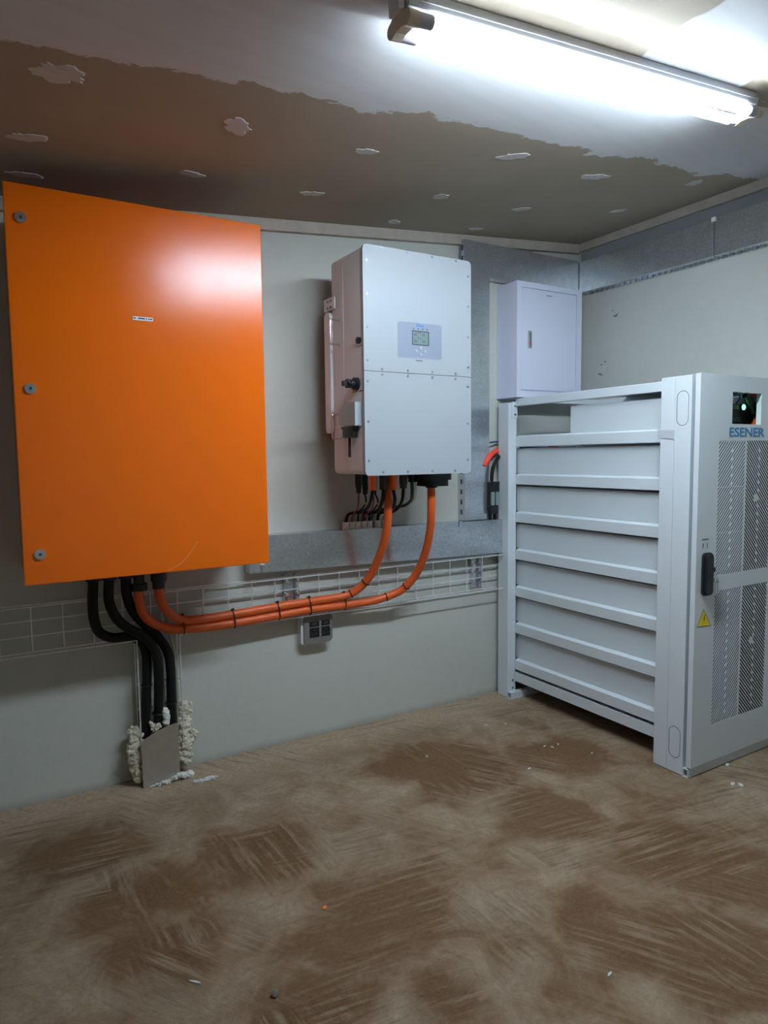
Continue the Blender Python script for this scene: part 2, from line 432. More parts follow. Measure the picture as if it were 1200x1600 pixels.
# filler patches over the ceiling screws: thin smears of compound
PATCH = [(-2.209,-.931,.085,.038,-25),(-2.251,-.542,.075,.022,-4),(-1.721,-.802,.075,.034,-32),(-1.746,-.411,.055,.022,-4),
         (-2.24,-.25,.075,.018,-18),(-1.264,-.765,.045,.024,-10),(-1.269,-.353,.05,.024,6),(-.738,-.895,.07,.026,14),
         (-.75,-.468,.05,.022,20),(-.266,-.841,.075,.026,24),(.243,-.924,.045,.026,14),(-.28,-.434,.045,.022,22),
         (.219,-.543,.045,.020,28),(-.757,-.124,.045,.02,4),(-.295,-.131,.045,.02,8)]
for i, (x, y, a, b, rot) in enumerate(PATCH):
    rnd = random.Random(40+i); pts = []
    n = 30; ph = rnd.random()*9
    for k in range(n):
        t = 2*math.pi*k/n
        rr = 1+0.22*math.sin(2*t+ph)+0.12*math.sin(5*t+2*ph)+rnd.uniform(-.16, .12)
        px, py = a*.78*rr*math.cos(t), b*1.1*rr*math.sin(t)
        cr, sr = math.cos(math.radians(-rot)), math.sin(math.radians(-rot))
        pts.append((x+px*cr-py*sr, y+px*sr+py*cr))
    tb = bmesh.new()
    top = [tb.verts.new((p[0], p[1], zc(p[0])+.0005)) for p in pts]
    low = [tb.verts.new((x+(p[0]-x)*.93, y+(p[1]-y)*.93, zc(x+(p[0]-x)*.93)-.0018)) for p in pts]
    tb.faces.new(top); tb.faces.new(list(reversed(low)))
    for k in range(n): tb.faces.new((top[k], low[k], low[(k+1) % n], top[(k+1) % n]))
    bmesh.ops.recalc_face_normals(tb, faces=tb.faces)
    part('filler_patch', tb, 'filler', ceiling)

# scuff marks left on the right wall
for (y, z, l, h, a) in ((-.266, 2.026, .045, .014, -12), (-.245, 2.055, .02, .006, -8), (-.167, 1.726, .04, .012, 20), (-.175, 1.777, .02, .007, 0), (-.20, 1.79, .012, .01, 0)):
    rnd = random.Random(int(1000*z)); pts = []
    for k in range(14):
        t = 2*math.pi*k/14; rr = rnd.uniform(.55, 1.1); p, q = l/2*rr*math.cos(t), h/2*rr*math.sin(t)
        ca, sa = math.cos(math.radians(a)), math.sin(math.radians(a)); pts.append((y+p*ca-q*sa, z+p*sa+q*ca))
    bm = bm_new(); prism(bm, pts, 'x', XR-.0008, XR+.0004); part('scuff_mark', bm, 'scuff', wall_right)

# ------------------------------------------------------------------ twin tube ceiling light (tilted with the ceiling)
LX0, LX1, LYC = -1.60, -0.335, -1.501
slope = math.atan(0.088)
light = thing('fluorescent_light', 'twin-tube fluorescent batten light glowing on the ceiling', 'light', (0, 0, 0))
L = (LX1-LX0)/2/math.cos(slope)
pr = rrect(-.033, .033, -.032, 0, [.006, .006, 0, 0], 3)
bm = bm_new(); prism(bm, [(p[0], p[1]) for p in pr], 'x', -L, L); b_ = part('housing', bm, 'fixture_white', light)
bm = bm_new(); box(bm, -L, L, -.0365, -.0325, -.020, -.016); box(bm, -L, L, .0325, .0365, -.020, -.016); part('housing_rib', bm, 'fixture_white', light)
for yy in (-.030, .030):
    a0, a1 = math.radians(-184), math.radians(4)
    def arc(r0, r1, s0, s1, n): return [(yy+r0*math.cos(s0+(s1-s0)*k/n), -.056+r0*math.sin(s0+(s1-s0)*k/n)) for k in range(n+1)]+[(yy+r1*math.cos(s1-(s1-s0)*k/n), -.056+r1*math.sin(s1-(s1-s0)*k/n)) for k in range(n+1)]
    bm = bm_new(); prism(bm, arc(.014, .0125, a0, a1, 20), 'x', -L+.055, L-.05); tb_ = part('tube', bm, 'tube_glow', light)
    bm = bm_new(); prism(bm, arc(.0136, .0120, a1, a0+2*math.pi, 10), 'x', -L+.055, L-.05); part('tube_back', bm, 'tube_back_glow', tb_, label='dimmer upper side of the lit tube')  # upper side made dimmer to cut the glare on the ceiling
    bm = bm_new(); cyl(bm, (-L+.012, yy, -.056), 'x', .0150, .043, 20); part('end_cap', bm, 'cap_grey', tb_, True)
    bm = bm_new(); cyl(bm, (L-.05, yy, -.056), 'x', .0150, .034, 20); part('end_cap', bm, 'cap_grey', tb_, True)
for sx in (-1, 1):
    # bone-shaped lampholder joining both tube ends
    pts = []
    for k in range(13):
        t = math.radians(90+180*k/12); pts.append((-.030+.016*math.cos(t), -.056+.016*math.sin(t)))
    pts += [(-.012, -.066), (.012, -.066)]
    for k in range(13):
        t = math.radians(-90+180*k/12); pts.append((.030+.016*math.cos(t), -.056+.016*math.sin(t)))
    pts += [(.014, -.030), (-.014, -.030)]
    a = sx*(L-.016); bm = bm_new(); prism(bm, pts, 'x', min(a, a+sx*.026), max(a, a+sx*.026)); part('lampholder', bm, 'holder_cream', light)
    bm = bm_new(); box(bm, min(sx*(L+.002), sx*(L+.02)), max(sx*(L+.002), sx*(L+.02)), -.020, .020, -.038, 0, .003); part('end_bracket', bm, 'fixture_white', light)
xm = (LX0+LX1)/2
light.location = (xm, LYC, zc(xm)-.0015); light.rotation_euler = (0, -slope, 0)

# ------------------------------------------------------------------ orange enclosure
enc = thing('electrical_enclosure', 'large bright orange steel wall enclosure with three locks', 'cabinet', (-1.906, -.19, .895))
OX0, OX1, OZ0, OZ1, OY = -2.3147, -1.4974, .8951, 2.1299, -.3942
bm = bm_new(); box(bm, OX0+.012, OX1-.012, OY+.026, -.001, OZ0+.008, OZ1-.008, .002); part('body', bm, 'orange_paint', enc)
bm = bm_new(); box(bm, OX0, OX1, OY, OY+.022, OZ0, OZ1, .003, 2); dr = part('door', bm, 'orange_paint', enc)
for (x, z) in ((-2.271, 2.028), (-2.269, 1.513), (-2.267, .993)):
    bm = bm_new(); cyl(bm, (x, OY-.006, z), 'y', .0165, .006, 24); cyl(bm, (x, OY-.009, z), 'y', .011, .003, 20)
    lk = part('lock', bm, 'chrome', dr, True)
    bm = bm_new(); box(bm, x-.004, x+.004, OY-.0105, OY-.009, z-.004, z+.004); part('key_slot', bm, 'dark_plastic', lk)
bm = bm_new(); box(bm, -1.954, -1.890, OY-.0008, OY, 1.752, 1.764); lb = part('label_strip', bm, 'label_white', dr, label='small white printed label strip')
bm = bm_new()
for (a, b_) in ((-1.952, -1.946), (-1.938, -1.916), (-1.913, -1.909), (-1.905, -1.901), (-1.899, -1.893)): box(bm, a, b_, OY-.0012, OY-.0008, 1.756, 1.7605)
part('label_print', bm, 'dark_plastic', lb)
bm = bm_new(); tube(bm, [(-1.873, OY-.0001, .9005), (-1.83, OY-.0001, .921), (-1.80, OY-.0001, .948), (-1.764, OY-.0001, .996)], .0008, 6, 6); part('scratch', bm, 'scratch', dr, True)
CAB = {
'orange_lower': [(-1.921,-.14,.90),(-1.921,-.14,.845),(-1.922,-.13,.763),(-1.9,-.11,.689),(-1.839,-.085,.635),(-1.751,-.08,.608),(-1.581,-.08,.603),(-1.355,-.08,.61),(-1.204,-.08,.616),(-1.045,-.08,.615),(-.904,-.085,.616),(-.819,-.1,.629),(-.742,-.13,.661),(-.703,-.17,.718),(-.686,-.21,.783),(-.684,-.26,.875),(-.692,-.3,.967),(-.707,-.33,1.056),(-.714,-.34,1.18)],
'orange_upper': [(-1.85,-.14,.90),(-1.85,-.14,.848),(-1.846,-.13,.766),(-1.816,-.11,.698),(-1.754,-.085,.648),(-1.66,-.08,.638),(-1.497,-.08,.642),(-1.354,-.08,.648),(-1.203,-.08,.652),(-1.077,-.08,.653),(-1.0,-.09,.663),(-.943,-.12,.706),(-.914,-.16,.771),(-.902,-.21,.855),(-.899,-.25,.933),(-.903,-.28,1.021),(-.912,-.3,1.119),(-.915,-.31,1.211)],
'black1': [(-2.081,-.14,.90),(-2.081,-.14,.866),(-2.086,-.13,.754),(-2.079,-.11,.689),(-2.06,-.085,.641),(-2.016,-.075,.612),(-1.952,-.065,.604),(-1.909,-.06,.576),(-1.89,-.06,.519),(-1.892,-.06,.426),(-1.9,-.06,.311),(-1.904,-.045,.165),(-1.904,-.04,.03)],
'black2': [(-2.026,-.14,.90),(-2.026,-.14,.861),(-2.029,-.13,.768),(-2.003,-.115,.694),(-1.962,-.11,.648),(-1.915,-.105,.616),(-1.879,-.1,.573),(-1.858,-.095,.517),(-1.852,-.085,.426),(-1.854,-.065,.281),(-1.854,-.045,.18),(-1.854,-.04,.03)],
'black3': [(-1.968,-.14,.90),(-1.968,-.14,.86),(-1.964,-.12,.779),(-1.937,-.085,.704),(-1.892,-.055,.643),(-1.844,-.052,.587),(-1.811,-.055,.529),(-1.8,-.06,.468),(-1.8,-.06,.35),(-1.803,-.045,.18),(-1.803,-.04,.03)],
'white_thin': [(-1.808,-.12,.90),(-1.808,-.12,.843),(-1.818,-.1,.793),(-1.808,-.05,.737),(-1.802,-.03,.671),(-1.797,-.03,.611),(-1.79,-.04,.564),(-1.778,-.05,.496),(-1.776,-.055,.353),(-1.776,-.045,.203),(-1.776,-.04,.05)],
}
for k in ('black1', 'black2', 'black3'):
    p = CAB[k][1]; bm = bm_new(); cyl(bm, (p[0], p[1], .848), 'z', .027, .047, 14); part('cable_gland', bm, 'black_plastic', enc, True)
p = CAB['orange_lower'][1]; bm = bm_new(); cyl(bm, (p[0], p[1]+.003, .795), 'z', .030, .026, 16); cyl(bm, (p[0], p[1], .815), 'z', .0195, .06, 16); cyl(bm, (p[0], p[1], .87), 'z', .026, .026, 16); part('cable_gland', bm, 'black_plastic', enc, True)
p = CAB['orange_upper'][1]; bm = bm_new(); cyl(bm, (p[0], p[1]+.002, .795), 'z', .023, .03, 16); cyl(bm, (p[0], p[1]+.001, .825), 'z', .029, .071, 16); part('cable_gland', bm, 'black_plastic', enc, True)

def cable(key, r, mat, label, cat='cable', group=None, name='cable', seg=12):
    bm = bm_new(); tube(bm, CAB[key], r, seg, 8)
    return solid(name, bm, mat, label, cat, group, True)
cable('orange_lower', .0185, 'cable_orange', 'thick orange power cable, lower of the two, ending at the big black gland', group='orange power cables', name='power_cable')
cable('orange_upper', .0185, 'cable_orange', 'thick orange power cable, upper of the two, rising past the small white glands', group='orange power cables', name='power_cable')
cable('black1', .0185, 'black_rubber', 'leftmost thick black cable dropping from the orange enclosure', group='black supply cables', name='supply_cable')
cable('black2', .0185, 'black_rubber', 'middle thick black cable dropping from the orange enclosure', group='black supply cables', name='supply_cable')
cable('black3', .0185, 'black_rubber', 'thick black cable beside the thin white wire, under the orange cables', group='black supply cables', name='supply_cable')
cable('white_thin', .0045, 'wire_cream', 'thin cream wire running down beside the black cables', name='thin_wire', seg=8)

# ------------------------------------------------------------------ inverter
IX0, IX1, IZ0, IZ1, IYF, IYB = -1.1118, -.5848, 1.2138, 2.1078, -.4577, -.171
inv = thing('hybrid_inverter', 'white wall-mounted hybrid inverter with display and twin front covers', 'inverter', (-.848, -.31, IZ0))
bm = bm_new(); box(bm, IX0+.003, IX1-.003, IYF+.012, IYB, IZ0+.004, IZ1-.004, .020, 4); part('body', bm, 'inverter_side', inv, True)
bm = bm_new(); prism(bm, rrect(IX0, IX1, 1.6255, IZ1, [0, 0, .02, .02], 6), 'y', IYF, IYF+.014); cu = part('upper_cover', bm, 'inverter_white', inv)
bm = bm_new(); prism(bm, rrect(IX0, IX1, IZ0, 1.6235, [.02, .02, 0, 0], 6), 'y', IYF, IYF+.014); cl = part('lower_cover', bm, 'inverter_white', inv)
def mk_screw():
    b = bm_new(); cyl(b, (0, -.0015, 0), 'y', .0052, .003, 10); return b
for (x, z, c) in [(x, 2.1, cu) for x in (-1.028, -.907, -.785, -.664)]+[(x, 1.6345, cu) for x in (-1.029, -.908, -.787, -.667)]+[(-1.095, z, cu) for z in (2.046, 1.919, 1.793, 1.666)]+[(-.600, z, cu) for z in (2.045, 1.919, 1.792, 1.665)] \
        + [(x, 1.613, cl) for x in (-1.029, -.908, -.787, -.667)]+[(x, 1.226, cl) for x in (-1.03, -.911, -.79, -.671)]+[(-1.095, z, cl) for z in (1.584, 1.427, 1.273)]+[(-.603, z, cl) for z in (1.583, 1.426, 1.271)]:
    stamp('screw', 'inv_screw', mk_screw, 'screw_steel', c, (x, IYF, z))
# heat sink fins and wall bracket behind the body
bm = bm_new()
for k in range(14):
    x = IX0+.05+k*(.527-.1)/13; box(bm, x-.002, x+.002, IYB-.002, -.11, IZ0+.08, IZ1-.08)
o = part('heat_sink', bm, 'dark_plastic', inv)
bm = bm_new(); box(bm, IX0+.07, IX1-.03, -.11, -.001, 1.90, 1.955, .003); part('wall_bracket', bm, 'screw_steel', inv)
bm = bm_new(); box(bm, IX0+.07, IX1-.03, -.11, -.001, 1.36, 1.40, .003); part('wall_bracket', bm, 'screw_steel', inv)
bm = bm_new(); box(bm, IX0-.007, IX0-.001, -.227, -.128, 1.904, 1.955, .001); mp = part('mounting_plate', bm, 'inverter_side', inv)
for (y, z) in ((-.165, 1.942), (-.195, 1.942), (-.165, 1.915), (-.195, 1.915)):
    stamp('bolt', 'inv_bolt', lambda: cyl(bm_new(), (-.004, 0, 0), 'x', .006, .004, 8), 'screw_steel', mp, (IX0-.007, y, z))
bm = bm_new(); prism(bm, rrect(-.190, -.138, 1.391, 1.897, .02, 6), 'x', IX0-.012, IX0+.002); sp = part('side_strip', bm, 'inverter_side', inv)
for (y0, z0, z1) in ((-.25, 1.752, 1.852), (-.25, 1.366, 1.465)):
    bm = bm_new(); tube(bm, [(IX0, y0, z1), (IX0-.03, y0, z1), (IX0-.038, y0, z1-.01), (IX0-.038, y0, z0+.01), (IX0-.03, y0, z0), (IX0, y0, z0)], .0042, 8, 5)
    for z in (z0, z1): cyl(bm, (IX0-.006, y0, z), 'x', .008, .007, 10)
    part('carry_handle', bm, 'chrome', inv, True)
bm = bm_new(); box(bm, IX0+.0018, IX0+.0032, -.2865, -.2855, 1.27, 2.06); part('side_seam', bm, 'inverter_side', inv)
bm = bm_new(); cyl(bm, (IX0-.008, -.419, 1.745), 'x', .0135, .012, 16); cyl(bm, (IX0-.010, -.419, 1.745), 'x', .009, .004, 14); part('power_button', bm, 'black_plastic', inv, True)
# rotary DC switch
bm = bm_new(); cyl(bm, (IX0-.012, -.395, 1.578), 'x', .026, .016, 18); cyl(bm, (IX0-.03, -.395, 1.578), 'x', .017, .02, 14)
prism(bm, rrect(1.568, 1.588, 0, .05, .004, 2) if False else [(-.405, 1.568), (-.385, 1.568), (-.385, 1.588), (-.405, 1.588)], 'x', IX0-.062, IX0-.028)
cyl(bm, (IX0-.045, -.395, 1.578), 'x', .020, .012, 6); part('dc_switch', bm, 'black_plastic', inv, True)
# wifi stick housing with wedge cowl, cable and aerial
bm = bm_new(); prism(bm, [(-.43, 1.505), (-.345, 1.508), (-.29, 1.477), (-.29, 1.418), (-.43, 1.412)], 'x', IX0-.028, IX0+.001); part('data_cowl', bm, 'inverter_white', inv)
bm = bm_new(); box(bm, IX0-.026, IX0-.002, -.405, -.315, 1.366, 1.412, .004); box(bm, IX0-.024, IX0-.006, -.42, -.30, 1.402, 1.411, .002)
cyl(bm, (IX0-.014, -.355, 1.288), 'z', .0058, .08, 10); part('data_stick', bm, 'black_plastic', inv, True)
for rows in (((-.44, -.425, 1.722), (-.42, -.405, 1.722)), ((-.44, -.41, 1.548), (-.395, -.355, 1.548))):
    bm = bm_new()
    for (a, b_, z) in rows: box(bm, IX0+.001, IX0+.0035, a, b_, z, z+.003)
    o = part('side_lettering', bm, 'dark_line', inv); o['kind'] = 'stuff'
# display
bm = bm_new(); prism(bm, rrect(-.957, -.737, 1.684, 1.832, .012, 5), 'y', IYF-.0012, IYF+.001); part('display_bezel', bm, 'inverter_white', inv)
bm = bm_new(); prism(bm, rrect(-.953, -.741, 1.688, 1.828, .010, 5), 'y', IYF-.0022, IYF+.001); dp = part('display_panel', bm, 'panel_silver', inv)
bm = bm_new(); box(bm, -.888, -.805, IYF-.0028, IYF-.001, 1.739, 1.797); part('screen_frame', bm, 'dark_plastic', dp)
bm = bm_new(); box(bm, -.885, -.810, IYF-.0034, IYF-.002, 1.7425, 1.793); part('screen', bm, 'lcd', dp)
bm = bm_new(); Y = IYF-.0038
def bx(a, b_, c, d): box(bm, a, b_, Y, Y+.0006, c, d)
for (x, z) in ((-.878, 1.777), (-.838, 1.777), (-.878, 1.751), (-.838, 1.751)):
    bx(x, x+.012, z, z+.0015); bx(x, x+.0015, z, z+.008); bx(x+.0105, x+.012, z, z+.008); bx(x+.003, x+.009, z+.009, z+.0105); bx(x+.0045, x+.0075, z+.003, z+.006)
bx(-.866, -.845, 1.788, 1.7895); bx(-.860, -.8585, 1.76, 1.775); bx(-.855, -.842, 1.766, 1.7675)
part('screen_icons', bm, 'lcd_ink', dp)
for (x, z) in ((-.880, 1.8045), (-.858, 1.8045), (-.836, 1.8045), (-.815, 1.8045)):
    stamp('indicator_light', 'inv_led', lambda: cyl(bm_new(), (0, -.0012, 0), 'y', .0026, .002, 10), 'dark_plastic', dp, (x, IYF-.0022, z))
for (x, z) in ((-.847, 1.7285), (-.869, 1.716), (-.826, 1.716), (-.847, 1.7025)):
    stamp('button', 'inv_btn', lambda: cyl(bm_new(), (0, -.0025, 0), 'y', .0058, .003, 14), 'inverter_white', dp, (x, IYF-.0022, z))
bm = text_bm('Deye', .0165, -.866, IYF-.0028, 1.8135, .0004, .0002); part('logo', bm, 'logo_blue', dp, label='small blue maker lettering')
bm = bm_new()
for k in range(7): box(bm, -.868+k*.0047, -.868+k*.0047+.0034, IYF-.0006, IYF, 1.6755, 1.679)
part('small_print', bm, 'dark_line', cu)
# connectors on the underside
def conn(x, y, r, z0, mat, name='cable_connector', r2=None, flange=True):
    bm = bm_new(); cyl(bm, (x, y, z0), 'z', r, IZ0-z0+.003, 14)
    if flange: cyl(bm, (x, y, z0+.018), 'z', r*1.18, IZ0-z0-.015, 8)
    return part(name, bm, mat, inv, True)
conn(-1.062, -.29, .005, 1.165, 'black_plastic'); conn(-1.03, -.29, .005, 1.168, 'black_plastic')
conn(-1.046, -.28, .0105, 1.136, 'black_plastic'); conn(-1.014, -.28, .0105, 1.13, 'black_plastic'); conn(-.975, -.29, .0095, 1.132, 'black_plastic')
conn(-1.023, -.36, .0155, 1.150, 'connector_orange', flange=False); conn(-.922, -.36, .0155, 1.149, 'connector_orange', flange=False)
conn(-.958, -.34, .018, 1.150, 'dark_plastic', flange=False); conn(-.834, -.30, .0155, 1.150, 'dark_plastic'); conn(-.784, -.30, .021, 1.176, 'black_plastic')
conn(-.90, -.30, .026, 1.17, 'black_plastic', 'cable_gland')
bm = bm_new(); prism(bm, rrect(-.768, -.650, -.40, -.285, .03, 5), 'z', 1.158, 1.19); prism(bm, rrect(-.79, -.64, -.41, -.275, .03, 5), 'z', 1.185, IZ0+.003); cyl(bm, (-.714, -.342, 1.15), 'z', .026, .012, 18); part('cable_gland', bm, 'black_plastic', inv, False)

SM = [
('sc_red1', .004, 'wire_red', 'dark red wire from the leftmost black connector to a white gland', [(-1.046,-.28,1.14),(-1.031,-.25,1.101),(-.999,-.18,1.063),(-.964,-.08,1.028),(-.952,-.04,1.007),(-.948,-.03,.975)]),
('sc_black1', .004, 'black_rubber', 'thin black wire with yellow band beside the dark red wire', [(-1.015,-.28,1.131),(-.994,-.25,1.096),(-.97,-.18,1.065),(-.945,-.1,1.042),(-.919,-.04,1.01),(-.916,-.03,.975)]),
('sc_or1', .0075, 'black_rubber', 'black cable from the left orange connector to the leftmost white gland', [(-1.024,-.36,1.152),(-1.014,-.33,1.113),(-.985,-.25,1.07),(-.961,-.15,1.044),(-.959,-.07,1.034),(-.971,-.04,1.022),(-.979,-.03,.985)]),
('sc_red2', .004, 'wire_red', 'dark red wire looping behind the left orange connector', [(-.992,-.3,1.15),(-.967,-.27,1.104),(-.928,-.18,1.055),(-.905,-.08,1.022),(-.893,-.04,1.004),(-.889,-.035,.975)]),
('sc_black2', .004, 'black_rubber', 'thin black wire with yellow band between the two orange connectors', [(-.975,-.29,1.14),(-.934,-.25,1.093),(-.893,-.15,1.056),(-.868,-.07,1.027),(-.859,-.04,1.011),(-.855,-.03,.975)]),
('sc_dk', .0085, 'black_rubber', 'black cable from the dark grey connector between the orange ones', [(-.958,-.34,1.152),(-.939,-.3,1.108),(-.895,-.2,1.063),(-.856,-.1,1.035),(-.868,-.06,1.03),(-.88,-.03,1.019),(-.883,-.025,.975)]),
('sc_or2', .0075, 'black_rubber', 'black cable from the right orange connector crossing the thick orange cable', [(-.923,-.36,1.151),(-.906,-.345,1.108),(-.868,-.27,1.069),(-.83,-.15,1.037),(-.817,-.08,1.029),(-.809,-.04,1.013),(-.809,-.03,.975)]),
('sc_black3', .0075, 'black_rubber', 'black cable from the connector right of the orange ones', [(-.834,-.3,1.152),(-.82,-.27,1.102),(-.794,-.2,1.062),(-.77,-.12,1.036),(-.76,-.06,1.021),(-.769,-.035,1.006),(-.772,-.03,.975)]),
('sc_green', .0075, 'wire_green', 'dark green earth cable curving left beneath the inverter', [(-.791,-.3,1.18),(-.776,-.28,1.126),(-.745,-.22,1.087),(-.723,-.13,1.059),(-.745,-.08,1.05),(-.775,-.055,1.04),(-.82,-.03,1.03),(-.845,-.02,.975)]),
('sc_white', .008, 'wire_white', 'short white cable beside the dark green earth cable', [(-.777,-.3,1.18),(-.762,-.285,1.13),(-.738,-.235,1.095),(-.726,-.205,1.084)]),
]
for key, r, mat, label, pts in SM:
    CAB[key] = pts; o = cable(key, r, mat, label, group='small cables under the inverter', name='inverter_cable', seg=8)
    if key in ('sc_black1', 'sc_black2'):
        p = catmull(pts, 8); q = p[9]; d = (p[11]-p[7]).normalized()
        bm = bm_new(); tube(bm, [q-d*.007, q+d*.007], .0065, 10, 0); part('marker_band', bm, 'tape_yellow', o, True, 'yellow marker band')

# ------------------------------------------------------------------ galvanised trunking
TD = -.070
def slot_face(parent, x, y, zs):
    for z in zs: stamp('slot', 'trunk_slot', lambda: box(bm_new(), -.0006, .0006, -.006, .006, -.012, .012), 'dark_plastic', parent, (x, y, z))
tr = thing('cable_trunking', 'galvanised steel trunking with the white glands, running level below the inverter', 'trunking', (-.76, -.035, .79))
bm = bm_new(); prism(bm, [(-1.459, .802), (-.071, .776), (-.071, .953), (-1.459, .959)], 'y', TD, -.0005); tb_ = part('channel', bm, 'galvanised', tr)
for (x, z) in ((-1.404, .822), (-.350, .944)):
    bm = bm_new(); box(bm, x-.007, x+.007, TD-.004, TD+.001, z-.016, z+.016, .001); box(bm, x-.010, x+.010, TD-.007, TD-.002, z+.010, z+.016, .001); part('lid_clip', bm, 'chrome', tr)
for k, x in enumerate((-.979, -.947, -.917, -.886, -.855, -.809, -.771)):
    zt = .959-.006*(x+1.459)/1.388
    def mk():
        b = bm_new(); cyl(b, (0, 0, 0), 'z', .0165, .012, 6); cyl(b, (0, 0, .012), 'z', .0125, .005, 14); cyl(b, (0, 0, .017), 'z', .0155, .016, 10); return b
    stamp('cable_gland', 'white_gland', mk, 'gland_white', tr, (x, -.03, zt-.001))
tv = thing('cable_trunking', 'galvanised steel trunking rising beside the inverter and turning along the ceiling', 'trunking', (.09, -.028, .955))
bm = bm_new(); box(bm, -.3095, -.1465, -.055, -.0005, .957, 2.183, .0015); pv = part('vertical_run', bm, 'galvanised', tv)
slot_face(pv, -.3097, -.030, [1.0+.052*k for k in range(22)])
bm = bm_new(); prism(bm, [(-.3095, 2.183), (.4855, 2.183), (.4855, 2.351), (-.3095, 2.351)], 'y', -.055, -.032); ph = part('top_run', bm, 'galvanised', tv)
slot_face(pv, -.3097, -.045, [2.155])
slot_face(ph, -.3097, -.042, [2.21, 2.262, 2.314])
bm = bm_new(); box(bm, -.3095, .488, -.032, -.0005, 2.183, 2.22); part('back_flange', bm, 'galvanised', tv)
bm = bm_new(); box(bm, .118, .132, -.058, -.054, 2.322, 2.356, .001); part('lid_clip', bm, 'chrome', tv)
for (y0, y1, lab) in ((-.8555, -.0, 'galvanised steel trunking length on the right wall nearest the room corner'), (-2.4, -.8595, 'galvanised steel trunking length on the right wall beyond the dark joint')):
    t_ = thing('cable_trunking', lab, 'trunking', (.517, (y0+y1)/2, 2.178))
    bm = bm_new(); box(bm, .4895, .5335, y0, min(y1, -.001), 2.178, 2.3455, .0015); part('channel', bm, 'galvanised', t_)
    if y1 == 0:
        bm = bm_new(); box(bm, .4915, .5330, -.8593, -.8557, 2.1785, 2.345); part('joint_gap', bm, 'dark_line', t_)
        bm = bm_new(); box(bm, .484, .4893, -.865, -.845, 2.330, 2.350, .002); part('lid_clip', bm, 'gland_white', t_)
    bm = bm_new(); n = int((min(y1, -.06)-y0)/.035)
    for k in range(n): box(bm, .5345, .5440, y0+.004+k*.035, y0+.026+k*.035, 2.170, 2.300)
    part('back_tabs', bm, 'galvanised', t_)

# ------------------------------------------------------------------ small white distribution box
sb = thing('distribution_box', 'small pale lockable steel box on the wall above the rack', 'cabinet', (.18, -.078, 1.583))
BX0, BX1, BZ0, BZ1, BY = -.052, .408, 1.583, 2.163, -.155
bm = bm_new()
box(bm, BX0, BX1, BY+.008, -.001, BZ0, BZ1, .002)
fr = [(BX0, BX1, BZ1-.028, BZ1), (BX0, BX1, BZ0, BZ0+.036), (BX0, BX0+.030, BZ0+.036, BZ1-.028), (BX1-.038, BX1, BZ0+.036, BZ1-.028)]
for a, b_, c, d in fr: box(bm, a, b_, BY, BY+.009, c, d)
part('body', bm, 'box_white', sb)
bm = bm_new(); box(bm, BX0+.033, BX1-.041, BY+.002, BY+.0078, BZ0+.039, BZ1-.032, .001); dr = part('door', bm, 'box_white', sb)
bm = bm_new(); box(bm, .022, .047, BY-.004, BY+.003, 1.832, 1.920, .002); lt = part('latch', bm, 'chrome', dr)
bm = bm_new(); box(bm, .028, .041, BY-.0055, BY-.003, 1.842, 1.91, .001); part('latch_lever', bm, 'screw_steel', lt)
bm = bm_new(); cyl(bm, (.0345, BY-.007, 1.857), 'y', .006, .003, 10); part('key_cover', bm, 'bright_red', lt)
bm = bm_new(); box(bm, .15, .19, BY+.0012, BY+.002, 2.108, 2.111); part('small_print', bm, 'dark_line', dr)

